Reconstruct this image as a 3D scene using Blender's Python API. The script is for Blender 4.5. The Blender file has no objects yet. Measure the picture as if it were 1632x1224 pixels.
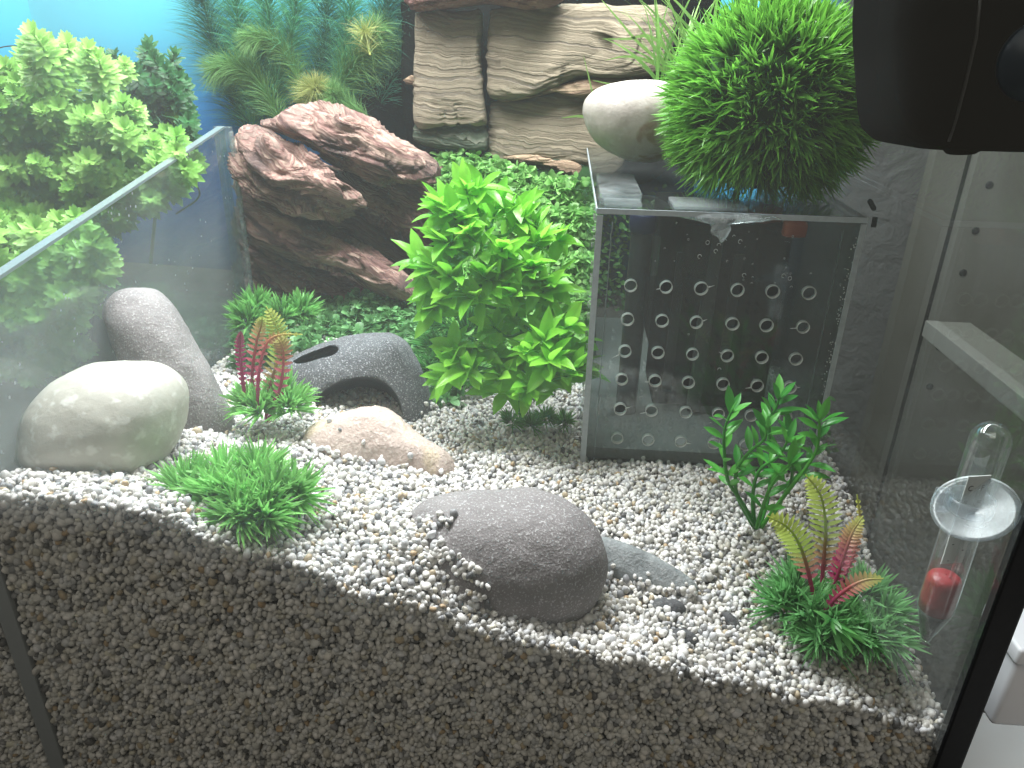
import bpy, bmesh, math, random
import numpy as np
from math import sin, cos, pi, radians, sqrt
from mathutils import Vector, Matrix, noise, Euler

SC = bpy.context.scene
COL = SC.collection
rng = random.Random(7)
nr = np.random.RandomState(11)

# ------------------------------------------------------------------ camera
FOC, PITCH, YAW, ROLL = 1200.0, radians(24.8), radians(3.4), radians(1.33)
FW = Vector((-sin(YAW) * cos(PITCH), cos(YAW) * cos(PITCH), -sin(PITCH)))
_r = FW.cross(Vector((0, 0, 1))).normalized()
_u = _r.cross(FW)
RT = cos(ROLL) * _r + sin(ROLL) * _u
UP = cos(ROLL) * _u - sin(ROLL) * _r
cam = bpy.data.cameras.new('camera')
cam.lens = FOC / 1632 * 36
cam.clip_start, cam.clip_end = 0.01, 50
camo = bpy.data.objects.new('camera', cam)
COL.objects.link(camo)
camo.matrix_world = Matrix(((RT.x, UP.x, -FW.x, 0), (RT.y, UP.y, -FW.y, 0), (RT.z, UP.z, -FW.z, 0), (0, 0, 0, 1)))
SC.camera = camo
cam.dof.use_dof = False


def ray(px, py):
    return FW + (float(px) - 816) / FOC * RT + (612 - float(py)) / FOC * UP


def at(px, py, Y=None, Z=None, X=None):
    """surveyed position of a thing seen at a spot of the photograph, at depth Y (or height Z, or side X)"""
    d = ray(px, py)
    k = Y / d.y if Y is not None else (Z / d.z if Z is not None else X / d.x)
    return d * k


# ------------------------------------------------------------------ light
W = bpy.data.worlds.new('World')
SC.world = W
W.use_nodes = True
bg = W.node_tree.nodes['Background']
bg.inputs[0].default_value = (1.0, 0.90, 0.75, 1)
bg.inputs[1].default_value = 0.17


def area(name, loc, target, sx, sy, power, color):
    l = bpy.data.lights.new(name, 'AREA')
    l.shape = 'RECTANGLE'
    l.size, l.size_y, l.energy, l.color = sx, sy, power, color
    o = bpy.data.objects.new(name, l)
    COL.objects.link(o)
    o.location = loc
    o.rotation_euler = (Vector(target) - Vector(loc)).to_track_quat('-Z', 'Y').to_euler()
    return o


area('aquarium_lamp', (-0.09, 0.60, 0.34), (-0.06, 0.55, -0.3), 0.74, 0.09, 15.0, (0.97, 0.99, 1.0))
area('rear_fill_light', (-0.42, 0.76, 0.36), (-0.45, 0.93, -0.05), 0.60, 0.05, 4.6, (0.97, 0.99, 1.0))  # added fill that brightens the blue background sheet
area('front_fill_light', (-0.25, -0.55, 1.0), (-0.05, 0.30, -0.35), 0.9, 0.9, 4.5, (1.0, 0.93, 0.82))  # added fill for dim room light, lifts the front gravel face

SC.view_settings.view_transform = 'Standard'
SC.view_settings.look = 'None'
SC.view_settings.exposure = 0
SC.view_settings.gamma = 1
SC.render.engine = 'CYCLES'
SC.cycles.max_bounces = 10
SC.cycles.transparent_max_bounces = 24
SC.cycles.caustics_reflective = False
SC.cycles.caustics_refractive = False


# ------------------------------------------------------------------ materials
def lin(r, g, b):
    return tuple(((c / 255) / 12.92 if c / 255 <= 0.04045 else ((c / 255 + 0.055) / 1.055) ** 2.4) for c in (r, g, b)) + (1,)


class NT:
    def __init__(s, name):
        s.m = bpy.data.materials.new(name)
        s.m.use_nodes = True
        s.t = s.m.node_tree
        s.t.nodes.clear()
        s.out = s.t.nodes.new('ShaderNodeOutputMaterial')

    def n(s, typ, **kw):
        nd = s.t.nodes.new(typ)
        for k, v in kw.items():
            if k.startswith('i_'):
                key = k[2:]
                key = int(key) if key.isdigit() else key.replace('_', ' ')
                if hasattr(v, 'is_output'):
                    s.t.links.new(v, nd.inputs[key])
                else:
                    nd.inputs[key].default_value = v
            else:
                setattr(nd, k, v)
        return nd

    def link(s, a, b):
        s.t.links.new(a, b)

    def noise(s, scale, detail=4, rough=0.55, vec=None, dist=0.0, typ='FBM'):
        nd = s.n('ShaderNodeTexNoise')
        nd.inputs['Scale'].default_value = scale
        nd.inputs['Detail'].default_value = detail
        nd.inputs['Roughness'].default_value = rough
        nd.inputs['Distortion'].default_value = dist
        s.link(vec if vec is not None else s.pos(), nd.inputs['Vector'])
        return nd.outputs['Fac']

    def pos(s):
        if not hasattr(s, '_p'):
            s._p = s.n('ShaderNodeTexCoord').outputs['Object']
        return s._p

    def ramp(s, fac, stops, interp='LINEAR'):
        nd = s.n('ShaderNodeValToRGB')
        cr = nd.color_ramp
        cr.interpolation = interp
        while len(cr.elements) < len(stops):
            cr.elements.new(0.5)
        for e, (p, c) in zip(cr.elements, stops):
            e.position = p
            e.color = c if len(c) == 4 else tuple(c) + (1,)
        s.link(fac, nd.inputs[0])
        return nd.outputs[0]

    def mix(s, fac, a, b, typ='MIX'):
        nd = s.n('ShaderNodeMix', data_type='RGBA', blend_type=typ)
        for sock, v in ((nd.inputs[0], fac), (nd.inputs[6], a), (nd.inputs[7], b)):
            if hasattr(v, 'is_output'):
                s.link(v, sock)
            else:
                sock.default_value = v
        return nd.outputs[2]

    def math(s, op, a, b=0.0):
        nd = s.n('ShaderNodeMath', operation=op)
        for sock, v in ((nd.inputs[0], a), (nd.inputs[1], b)):
            if hasattr(v, 'is_output'):
                s.link(v, sock)
            else:
                sock.default_value = v
        return nd.outputs[0]

    def bump(s, h, strength=0.4, dist=0.002):
        nd = s.n('ShaderNodeBump')
        nd.inputs['Strength'].default_value = strength
        nd.inputs['Distance'].default_value = dist
        s.link(h, nd.inputs['Height'])
        return nd.outputs[0]

    def bsdf(s, color, rough=0.6, spec=0.4, normal=None, **kw):
        nd = s.n('ShaderNodeBsdfPrincipled')
        if hasattr(color, 'is_output'):
            s.link(color, nd.inputs['Base Color'])
        else:
            nd.inputs['Base Color'].default_value = color
        if hasattr(rough, 'is_output'):
            s.link(rough, nd.inputs['Roughness'])
        else:
            nd.inputs['Roughness'].default_value = rough
        nd.inputs['Specular IOR Level'].default_value = spec
        if normal is not None:
            s.link(normal, nd.inputs['Normal'])
        for k, v in kw.items():
            nd.inputs[k].default_value = v
        return nd.outputs[0]

    def done(s, sh):
        s.link(sh, s.out.inputs['Surface'])
        return s.m


def plain(name, color, rough=0.5, spec=0.4, grain=0.12, scale=90, bump=0.0):
    t = NT(name)
    f = t.noise(scale, 5)
    c = t.mix(t.math('MULTIPLY', f, grain * 2), color, tuple(x * 0.45 for x in color[:3]) + (1,))
    return t.done(t.bsdf(c, rough, spec, t.bump(f, bump, 0.001) if bump else None))


def leafmat(name, c1, c2, rough=0.35, trans=0.45, spec=0.45, attr=False, hue=0.12):
    """thin plastic leaf: part of the light goes through"""
    t = NT(name)
    if attr:
        base = t.n('ShaderNodeAttribute', attribute_name='col').outputs['Color']
        base = t.mix(t.math('MULTIPLY', t.noise(60, 3), 0.3), base, tuple(x * 0.5 for x in c1[:3]) + (1,))
    else:
        rnd = t.n('ShaderNodeObjectInfo').outputs['Random']
        f = t.math('ADD', t.math('MULTIPLY', rnd, 0.6), t.math('MULTIPLY', t.noise(70, 3), 0.45))
        base = t.ramp(f, [(0.15, c1), (0.9, c2)])
    p = t.bsdf(base, rough, spec)
    tr = t.n('ShaderNodeBsdfTranslucent')
    t.link(base, tr.inputs[0])
    mx = t.n('ShaderNodeMixShader')
    mx.inputs[0].default_value = trans
    t.link(p, mx.inputs[1])
    t.link(tr.outputs[0], mx.inputs[2])
    return t.done(mx.outputs[0])


def pane(name, tint=(0.94, 0.97, 0.97, 1), film=0.0, filmscale=7, rough=0.02, specks=0.0, filmcol=(0.75, 0.8, 0.82, 1), ior=1.5, low=None, side=None):
    """clear sheet: see-through with Fresnel reflections, plus a patchy milky film and specks of dirt"""
    t = NT(name)
    tp = t.n('ShaderNodeBsdfTransparent')
    tp.inputs[0].default_value = tint
    gl = t.n('ShaderNodeBsdfGlossy')
    gl.inputs['Roughness'].default_value = rough
    gl.inputs['Color'].default_value = (0.9, 0.95, 0.95, 1)
    fr = t.n('ShaderNodeFresnel')
    bf = t.n('ShaderNodeNewGeometry').outputs['Backfacing']
    t.link(t.math('ADD', ior, t.math('MULTIPLY', bf, 1 / ior - ior)), fr.inputs[0])
    m1 = t.n('ShaderNodeMixShader')
    t.link(fr.outputs[0], m1.inputs[0])
    t.link(tp.outputs[0], m1.inputs[1])
    t.link(gl.outputs[0], m1.inputs[2])
    sh = m1.outputs[0]
    if film or specks:
        df = t.n('ShaderNodeBsdfDiffuse')
        df.inputs[0].default_value = filmcol
        tl = t.n('ShaderNodeBsdfTranslucent')
        tl.inputs[0].default_value = filmcol
        m0 = t.n('ShaderNodeMixShader')
        m0.inputs[0].default_value = 0.5
        t.link(df.outputs[0], m0.inputs[1])
        t.link(tl.outputs[0], m0.inputs[2])
        f = t.math('MULTIPLY', t.ramp(t.noise(filmscale, 5, 0.6, dist=0.6), [(0.3, (0, 0, 0)), (0.75, (1, 1, 1))]), film)
        if side:    # pale veil imitating haze, denser towards one side of the pane
            zx_ = t.n('ShaderNodeSeparateXYZ')
            t.link(t.n('ShaderNodeNewGeometry').outputs['Position'], zx_.inputs[0])
            mr = t.n('ShaderNodeMapRange', interpolation_type='SMOOTHSTEP')
            t.link(zx_.outputs['X'], mr.inputs[0])
            mr.inputs[1].default_value, mr.inputs[2].default_value = side[0], side[1]
            mr.inputs[3].default_value, mr.inputs[4].default_value = 0, side[2]
            f = t.math('ADD', f, t.math('MULTIPLY', mr.outputs[0], t.ramp(t.noise(5, 3, 0.5, dist=0.5), [(0.25, (0.45,) * 3), (0.7, (1, 1, 1))])))
        if low:     # milky film imitating fog and reflected gravel, denser towards the foot
            zz_ = t.n('ShaderNodeSeparateXYZ')
            gp_ = t.n('ShaderNodeNewGeometry')
            t.link(gp_.outputs['Position'], zz_.inputs[0])
            mr = t.n('ShaderNodeMapRange', interpolation_type='SMOOTHSTEP')
            t.link(zz_.outputs['Z'], mr.inputs[0])
            mr.inputs[1].default_value, mr.inputs[2].default_value = low[0], low[1]
            mr.inputs[3].default_value, mr.inputs[4].default_value = 0, low[2]
            f = t.math('ADD', f, t.math('MULTIPLY', mr.outputs[0], t.ramp(t.noise(9, 4, 0.55, dist=0.8), [(0.25, (0.25,) * 3), (0.7, (1, 1, 1))])))
        if specks:
            vo = t.n('ShaderNodeTexVoronoi')
            vo.inputs['Scale'].default_value = 150
            t.link(t.pos(), vo.inputs['Vector'])
            sp = t.math('LESS_THAN', vo.outputs['Distance'], 0.16)
            keep = t.math('GREATER_THAN', t.noise(40, 2), 0.6)
            f = t.math('MAXIMUM', f, t.math('MULTIPLY', t.math('MULTIPLY', sp, keep), specks))
        m2 = t.n('ShaderNodeMixShader')
        t.link(f, m2.inputs[0])
        t.link(sh, m2.inputs[1])
        t.link(m0.outputs[0], m2.inputs[2])
        sh = m2.outputs[0]
    return t.done(sh)


def stonemat(name, c_lo, c_hi, speck=None, speck_amt=0.5, speck_scale=500, bump=0.5, rough=0.7, scale=30, stain=None, spec=0.3, stain_lo=0.62, tide=None):
    t = NT(name)
    f = t.noise(scale, 8, 0.62)
    c = t.ramp(f, [(0.3, c_lo), (0.7, c_hi)])
    if stain:
        s = t.ramp(t.noise(scale * 0.55, 3, 0.5, dist=0.4), [(stain_lo, (0, 0, 0)), (stain_lo + 0.05, (1, 1, 1))])
        c = t.mix(t.math('MULTIPLY', s, 0.75), c, stain)
    if tide:
        zs = t.n('ShaderNodeSeparateXYZ')
        t.link(t.pos(), zs.inputs[0])
        zt = t.math('ADD', zs.outputs['Z'], t.math('MULTIPLY', t.math('SUBTRACT', t.noise(30, 3), 0.5), 0.008))
        zr = t.n('ShaderNodeMapRange')
        t.link(zt, zr.inputs[0])
        zr.inputs[1].default_value, zr.inputs[2].default_value = tide[0] + 0.0012, tide[0]
        c = t.mix(t.math('MULTIPLY', zr.outputs[0], 0.8), c, tide[1])
    if speck:
        s = t.ramp(t.noise(speck_scale, 2, 0.5), [(0.56, (0, 0, 0)), (0.68, (1, 1, 1))])
        c = t.mix(t.math('MULTIPLY', s, speck_amt), c, speck)
    h = t.math('ADD', t.noise(scale * 8, 6, 0.65), t.math('MULTIPLY', t.noise(speck_scale, 3), 0.4))
    return t.done(t.bsdf(c, rough, spec, t.bump(h, bump, 0.0015)))


M = {}
M['glass'] = pane('front_glass', (0.975, 0.985, 0.98, 1), film=0.012, filmscale=5, side=(0.16, -0.34, 0.06))
M['glass_side'] = pane('side_glass', (0.93, 0.95, 0.945, 1), film=0.05, filmscale=9)
M['glass_divider'] = pane('divider_glass', (0.83, 0.89, 0.89, 1), film=0.10, filmscale=6, specks=0.55, rough=0.06, low=(-0.10, -0.20, 0.20))
M['glass_edge'] = plain('ground_glass_edge', (0.17, 0.215, 0.225, 1), 0.25, 0.6)
M['acrylic'] = pane('clear_acrylic', (0.74, 0.78, 0.77, 1), film=0.034, filmscale=16, rough=0.03)
M['acrylic_edge'] = plain('sawn_acrylic_edge', (0.42, 0.47, 0.50, 1), 0.3, 0.5, 0.35, 260, 0.3)
M['acrylic_rim'] = plain('frosted_hole_rim', (0.50, 0.52, 0.50, 1), 0.35, 0.6)
M['clip'] = pane('clear_plastic_clip', (0.85, 0.88, 0.88, 1), film=0.30, filmscale=30, rough=0.12, ior=1.6)
M['silicone'] = pane('clear_silicone', (0.8, 0.84, 0.84, 1), film=0.5, filmscale=90, rough=0.15)
M['black_seal'] = plain('black_silicone', (0.005, 0.0055, 0.007, 1), 0.5, 0.2, 0.2, 200, 0.1)
M['grey_seal'] = plain('grey_silicone', (0.30, 0.32, 0.34, 1), 0.4, 0.4)
M['black_plastic'] = plain('black_plastic', (0.003, 0.0034, 0.0034, 1), 0.75, 0.0, 0.3, 300)
M['dark_plastic'] = plain('dark_grey_plastic', (0.03, 0.032, 0.033, 1), 0.4, 0.4)
M['pump_grey'] = plain('charcoal_plastic', (0.08, 0.084, 0.085, 1), 0.45, 0.35)
M['orange'] = plain('orange_plastic', (0.72, 0.13, 0.05, 1), 0.4, 0.4)
M['blue_plastic'] = plain('navy_plastic', (0.02, 0.025, 0.12, 1), 0.4, 0.4)
M['red'] = plain('red_wax', (0.42, 0.03, 0.04, 1), 0.35, 0.5, 0.4, 300, 0.4)
M['lead'] = plain('lead_shot', (0.09, 0.09, 0.09, 1), 0.45, 0.5, 0.6, 600, 0.8)
M['paper'] = plain('paper_scale', (0.72, 0.73, 0.72, 1), 0.8, 0.1, 0.05)
M['ink'] = plain('black_ink', (0.02, 0.02, 0.02, 1), 0.7, 0.1)
M['tube_glass'] = pane('thin_tube_glass', (0.93, 0.95, 0.95, 1), film=0.06, filmscale=60, rough=0.02, ior=2.1)
M['cup'] = pane('clear_rubber', (0.90, 0.93, 0.96, 1), film=0.26, filmscale=28, rough=0.32, ior=1.55)
M['wall'] = None


# ------------------------------------------------------------------ mesh helpers
def mesh(name, V, F, smooth=True, mats=(), col=None, mat_idx=None):
    V = np.asarray(V, dtype=np.float32).reshape(-1, 3)
    me = bpy.data.meshes.new(name)
    if isinstance(F, np.ndarray) and F.ndim == 2:
        nf, k = F.shape
        me.vertices.add(len(V))
        me.vertices.foreach_set('co', V.ravel())
        me.loops.add(nf * k)
        me.loops.foreach_set('vertex_index', F.astype(np.int32).ravel())
        me.polygons.add(nf)
        me.polygons.foreach_set('loop_start', np.arange(0, nf * k, k, dtype=np.int32))
        me.polygons.foreach_set('loop_total', np.full(nf, k, dtype=np.int32))
        me.update(calc_edges=True)
        me.validate()
    else:
        me.from_pydata([tuple(v) for v in V.tolist()], [], [tuple(f) for f in F])
        me.update()
    for m in mats:
        me.materials.append(m)
    if mat_idx is not None:
        me.polygons.foreach_set('material_index', np.asarray(mat_idx, dtype=np.int32))
    me.polygons.foreach_set('use_smooth', np.full(len(me.polygons), smooth, dtype=bool))
    if col is not None:
        a = me.color_attributes.new('col', 'FLOAT_COLOR', 'POINT')
        c = np.ones((len(V), 4), dtype=np.float32)
        c[:, :3] = np.asarray(col)[:, :3]
        a.data.foreach_set('color', c.ravel())
    return me


def link(name, me, parent=None, loc=None, rot=None):
    o = bpy.data.objects.new(name, me)
    COL.objects.link(o)
    if parent is not None:
        o.parent = parent
    if loc is not None:
        o.location = loc
    if rot is not None:
        o.rotation_euler = rot
    return o


def tag(o, label, cat, group=None, kind=None):
    if label:
        o['label'] = label
    if cat:
        o['category'] = cat
    if group:
        o['group'] = group
    if kind:
        o['kind'] = kind
    return o


def thing(name, loc, label, cat, group=None):
    o = link(name, None, None, loc)
    o.empty_display_size = 0.01
    return tag(o, label, cat, group)


def part(name, V, F, mats, root, smooth=True, col=None, mat_idx=None, kind=None, label=None):
    """V in world coordinates; stored relative to its thing"""
    V = np.asarray(V, dtype=np.float64).reshape(-1, 3)
    base = Vector((0, 0, 0))
    p = root
    while p is not None:
        base = base + p.location
        p = p.parent
    me = mesh(name, V - np.array(base), F, smooth, mats if isinstance(mats, (list, tuple)) else (mats,), col, mat_idx)
    o = link(name, me, root)
    if kind:
        o['kind'] = kind
    if label:
        o['label'] = label
    return o


def single(name, V, F, mats, label, cat, group=None, kind=None, smooth=True, col=None, mat_idx=None, origin=None):
    V = np.asarray(V, dtype=np.float64).reshape(-1, 3)
    if origin is None:
        origin = V.mean(0)
        origin[2] = V[:, 2].min()
    me = mesh(name, V - np.asarray(origin), F, smooth, mats if isinstance(mats, (list, tuple)) else (mats,), col, mat_idx)
    o = link(name, me, None, tuple(origin))
    return tag(o, label, cat, group, kind)


def join(parts):
    Vs, Fs, o = [], [], 0
    for V, F in parts:
        V = np.asarray(V).reshape(-1, 3)
        Vs.append(V)
        Fs += [tuple(i + o for i in f) for f in (F.tolist() if isinstance(F, np.ndarray) else F)]
        o += len(V)
    return np.vstack(Vs), Fs


def box(x0, x1, y0, y1, z0, z1, bev=0.0):
    bm = bmesh.new()
    bmesh.ops.create_cube(bm, size=1)
    for v in bm.verts:
        v.co = Vector(((x0 + x1) / 2 + v.co.x * (x1 - x0), (y0 + y1) / 2 + v.co.y * (y1 - y0), (z0 + z1) / 2 + v.co.z * (z1 - z0)))
    if bev:
        bmesh.ops.bevel(bm, geom=list(bm.edges), offset=bev, segments=2, affect='EDGES', profile=0.6)
    return bm_out(bm)


def bm_out(bm):
    bm.verts.index_update()
    V = np.array([v.co[:] for v in bm.verts])
    F = [tuple(v.index for v in f.verts) for f in bm.faces]
    bm.free()
    return V, F


def tube(pts, rad, n=8, caps=True):
    pts = [Vector(p) for p in pts]
    if not hasattr(rad, '__len__'):
        rad = [rad] * len(pts)
    V, F = [], []
    up = Vector((0.31, 0.2, 0.93)).normalized()
    for i, p in enumerate(pts):
        d = (pts[min(i + 1, len(pts) - 1)] - pts[max(i - 1, 0)]).normalized()
        a = d.cross(up)
        if a.length < 1e-4:
            a = d.cross(Vector((1, 0, 0)))
        a.normalize()
        b = d.cross(a)
        for k in range(n):
            t = 2 * pi * k / n
            V.append(p + (a * cos(t) + b * sin(t)) * rad[i])
    for i in range(len(pts) - 1):
        for k in range(n):
            F.append((i * n + k, i * n + (k + 1) % n, (i + 1) * n + (k + 1) % n, (i + 1) * n + k))
    if caps:
        F.append(tuple(range(n))[::-1])
        F.append(tuple((len(pts) - 1) * n + k for k in range(n)))
    return np.array([v[:] for v in V]), F


def smooth_line(pts, n=8):
    """Catmull-Rom through points"""
    P = [np.array(p, dtype=float) for p in pts]
    P = [2 * P[0] - P[1]] + P + [2 * P[-1] - P[-2]]
    out = []
    for i in range(1, len(P) - 2):
        for k in range(n):
            t = k / n
            out.append(0.5 * ((2 * P[i]) + (-P[i - 1] + P[i + 1]) * t + (2 * P[i - 1] - 5 * P[i] + 4 * P[i + 1] - P[i + 2]) * t * t + (-P[i - 1] + 3 * P[i] - 3 * P[i + 1] + P[i + 2]) * t ** 3))
    out.append(P[-2])
    return np.array(out)


def frame(d, up=Vector((0, 0, 1)), roll=0.0):
    """matrix whose +X looks along d and +Z is as near up as can be"""
    x = Vector(d).normalized()
    z = Vector(up) - x * Vector(up).dot(x)
    if z.length < 1e-4:
        z = Vector((0.3, 1, 0.2)) - x * Vector((0.3, 1, 0.2)).dot(x)
    z.normalize()
    y = z.cross(x)
    m = Matrix(((x.x, y.x, z.x), (x.y, y.y, z.y), (x.z, y.z, z.z)))
    if roll:
        m = m @ Matrix.Rotation(roll, 3, 'X')
    return m


ICO = {}


def ico(sub):
    if sub not in ICO:
        bm = bmesh.new()
        bmesh.ops.create_icosphere(bm, subdivisions=sub, radius=1)
        V, F = bm_out(bm)
        ICO[sub] = (V, np.array(F))
    return ICO[sub]


def nz(p, s, off=0.0, oct=4):
    return noise.fractal(Vector((p[0] * s + off, p[1] * s + off * 0.7, p[2] * s - off)), 0.9, 2.0, oct)


def inflate(outline, Y, depth, power=2.0, sub=5, disp=None, face=None):
    """solid stone with the traced outline as its silhouette and real thickness depth (half) along the sight line"""
    pts = smooth_line(outline + [outline[0]], 8)[:-1]
    c = np.array(outline, float).mean(0)
    C = at(c[0], c[1], Y=Y)
    n = -Vector(C).normalized() if face is None else Vector(face).normalized()
    ex = Vector((0, 0, 1)).cross(n).normalized()
    ey = n.cross(ex)
    ang, rad = [], []
    for p in pts:
        d = ray(p[0], p[1])
        q = d * (C.dot(n) / d.dot(n)) - C
        ang.append(math.atan2(q.dot(ey), q.dot(ex)))
        rad.append(sqrt(q.dot(ex) ** 2 + q.dot(ey) ** 2))
    o = np.argsort(ang)
    ang, rad = np.array(ang)[o], np.array(rad)[o]
    ang = np.concatenate([ang - 2 * pi, ang, ang + 2 * pi])
    rad = np.concatenate([rad, rad, rad])
    V, F = ico(sub)
    th = np.arctan2(V[:, 1], V[:, 0])
    rho = np.sqrt(V[:, 0] ** 2 + V[:, 1] ** 2)
    r = np.interp(th, ang, rad)
    rp = np.minimum(1, rho) if power == 2 else rho ** (2 / power) * 1.0
    zz = np.sign(V[:, 2]) * np.abs(V[:, 2]) ** (2 / power) * depth
    ex, ey, nn, CC = (np.array(q[:]) for q in (ex, ey, n, C))
    out = CC + np.outer(r * rp * np.cos(th), ex) + np.outer(r * rp * np.sin(th), ey) + np.outer(zz, nn)
    if disp is not None:
        cen = CC
        nrm = out - cen
        # approximate outward direction
        nrm /= np.maximum(1e-6, np.linalg.norm(nrm, axis=1))[:, None]
        d = np.array([disp(p) for p in out])
        out = out + nrm * d[:, None]
    return out, F


def ribbons(P0, D, L, Wd, droop, seg=3, c0=None, c1=None, side_rand=1.0, prof=None, jit=0.15):
    """many thin tapered blades at once: N x (seg+1) x 2 vertices"""
    N = len(P0)
    P0, D = np.asarray(P0), np.asarray(D)
    D = D / np.linalg.norm(D, axis=1)[:, None]
    R_ = nr.normal(size=(N, 3))
    S = np.cross(D, R_)
    S /= np.linalg.norm(S, axis=1)[:, None]
    B = np.cross(D, S)
    bend = (nr.rand(N) - 0.5) * 2 * jit
    s = np.linspace(0, 1, seg + 1)
    if prof is None:
        prof = np.array([0.65, 1.0, 0.8, 0.06]) if seg == 3 else np.concatenate([[0.6], np.interp(s[1:], [0, 0.4, 1], [0.9, 1, 0.06])])
    L = np.broadcast_to(L, (N,))
    Wd = np.broadcast_to(Wd, (N,))
    ctr = P0[:, None, :] + D[:, None, :] * (L[:, None] * s)[:, :, None] + B[:, None, :] * (bend[:, None] * L[:, None] * s ** 2)[:, :, None]
    ctr[:, :, 2] -= (np.broadcast_to(droop, (N,))[:, None] * L[:, None] * s ** 2)
    w = 0.5 * Wd[:, None] * prof[None, :]
    a = ctr + S[:, None, :] * w[:, :, None]
    b = ctr - S[:, None, :] * w[:, :, None]
    V = np.stack([a, b], axis=2).reshape(-1, 3)
    base = (np.arange(N) * (seg + 1) * 2)[:, None]
    k = np.arange(seg)[None, :] * 2
    F = np.stack([base + k, base + k + 1, base + k + 3, base + k + 2], axis=2).reshape(-1, 4)
    C = None
    if c0 is not None:
        c0 = np.broadcast_to(np.asarray(c0)[..., :3], (N, 3))
        c1 = np.broadcast_to(np.asarray(c1)[..., :3], (N, 3))
        C = c0[:, None, :] * (1 - s)[None, :, None] + c1[:, None, :] * s[None, :, None]
        C = np.repeat(C[:, :, None, :], 2, axis=2).reshape(-1, 3)
    return V, F, C


def stack(items):
    Vs, Fs, Cs, o = [], [], [], 0
    for V, F, C in items:
        Vs.append(V)
        Fs.append(F + o)
        Cs.append(C)
        o += len(V)
    return np.vstack(Vs), np.vstack(Fs), np.vstack(Cs)


# ------------------------------------------------------------------ the tank
YF = 0.30           # inner face of the front pane
XR = 0.221          # inner face of the right pane
ZB = -0.43
tank = thing('glass_aquarium', (0, 0.6, ZB), 'clear glass fish tank with a black right front corner strip, holding the gravel and stones', 'aquarium')


def tbox(name, x0, x1, y0, y1, z0, z1, m, bev=0.0, parent=tank):
    V, F = box(x0, x1, y0, y1, z0, z1, bev)
    return part(name, V, F, m, parent, smooth=False)


tbox('front_pane', -0.62, 0.2125, YF - 0.005, YF, ZB, 0.075, M['glass'])
tbox('right_pane', XR, XR + 0.005, YF + 0.001, 0.93, ZB, 0.075, M['glass_side'])
tbox('back_pane', -0.62, XR - 0.001, 0.925, 0.93, ZB, 0.25, M['glass'])
tbox('bottom_pane', -0.62, XR + 0.004, YF, 0.93, ZB - 0.008, ZB - 0.001, M['glass'])
tbox('corner_strip', 0.2130, 0.2270, YF - 0.006, YF + 0.0005, ZB, 0.075, M['black_seal'], 0.0012)
tbox('silicone_seam', -0.2965, -0.2865, YF + 0.0005, YF + 0.004, ZB, -0.125, M['grey_seal'], 0.001)

# divider pane on the left with a cut, sloping top edge
A = Vector((-0.288, YF + 0.004, -0.128))
B = Vector((-0.305, 0.69, -0.081))
dx = Vector((-0.005, 0, 0))


def wedge(p, q, zb, off, grow=0.0):
    vs = [Vector((p.x, p.y, zb)), Vector((q.x, q.y, zb)), q.copy(), p.copy()]
    V = [v[:] for v in vs] + [(v + off)[:] for v in vs]
    F = [(0, 1, 2, 3), (7, 6, 5, 4), (0, 4, 5, 1), (1, 5, 6, 2), (2, 6, 7, 3), (3, 7, 4, 0)]
    return np.array(V), F


V, F = wedge(A, B, -0.42, dx)
part('divider_pane', V, F, M['glass_divider'], tank, smooth=False)
V, F = wedge(A + Vector((0.0006, 0, 0.0022)), B + Vector((0.0006, 0, 0.0022)), -9, dx * 1.25)
V[[0, 1, 4, 5], 2] = [A.z + 0.0003, B.z + 0.0003, A.z + 0.0003, B.z + 0.0003]
part('ground_edge', V, F, M['glass_edge'], tank, smooth=False)
tbox('corner_post', -0.316, -0.300, 0.6908, 0.697, ZB + 0.13, -0.0795, M['clip'], 0.0012)
tbox('corner_bead', -0.2995, -0.2965, 0.685, 0.691, ZB + 0.13, -0.083, M['silicone'], 0.001)


# ------------------------------------------------------------------ gravel bed
CTRL = []


def g(px, py, Y):
    p = at(px, py, Y=Y)
    CTRL.append((p.x, p.y, p.z))


for p in [(0, 785), (120, 790), (250, 800), (340, 865), (430, 880), (500, 905), (600, 972), (760, 1010), (880, 1030), (1000, 1050), (1150, 1085), (1300, 1120), (1500, 1170)]:
    g(p[0], p[1], YF)
CTRL += [(-0.40, 0.30, -0.215), (-0.40, 0.5, -0.25), (-0.45, 0.7, -0.27), (-0.29, 0.65, -0.27), (-0.29, 0.5, -0.25), (-0.28, 0.4, -0.232),
         (0.03, 0.5, -0.294), (0.1, 0.5, -0.292), (0.2, 0.5, -0.295), (0.21, 0.4, -0.318), (0.21, 0.34, -0.326), (0.22, 0.7, -0.30),
         (-0.02, 0.56, -0.29), (-0.1, 0.62, -0.287), (-0.19, 0.58, -0.275), (-0.25, 0.6, -0.268), (0.0, 0.72, -0.285), (-0.3, 0.85, -0.28), (0.2, 0.9, -0.29), (-0.05, 0.9, -0.285),
         (0.146, 0.432, -0.297), (0.17, 0.36, -0.315), (-0.20, 0.45, -0.252), (-0.17, 0.36, -0.235), (-0.215, 0.38, -0.232), (-0.12, 0.40, -0.258), (-0.08, 0.48, -0.281), (-0.02, 0.45, -0.287), (0.08, 0.43, -0.291),
         (-0.075, 0.345, -0.259), (-0.05, 0.33, -0.270), (-0.09, 0.32, -0.263), (0.02, 0.32, -0.296), (0.06, 0.33, -0.300), (0.06, 0.36, -0.293), (0.10, 0.33, -0.304), (-0.13, 0.34, -0.246)]
CT = np.array(CTRL)
mo = at(672, 925, Y=0.326)
MOUNDS = [(mo.x, mo.y, 0.013, 0.016), (mo.x - 0.012, mo.y + 0.03, 0.008, 0.018)]


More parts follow.
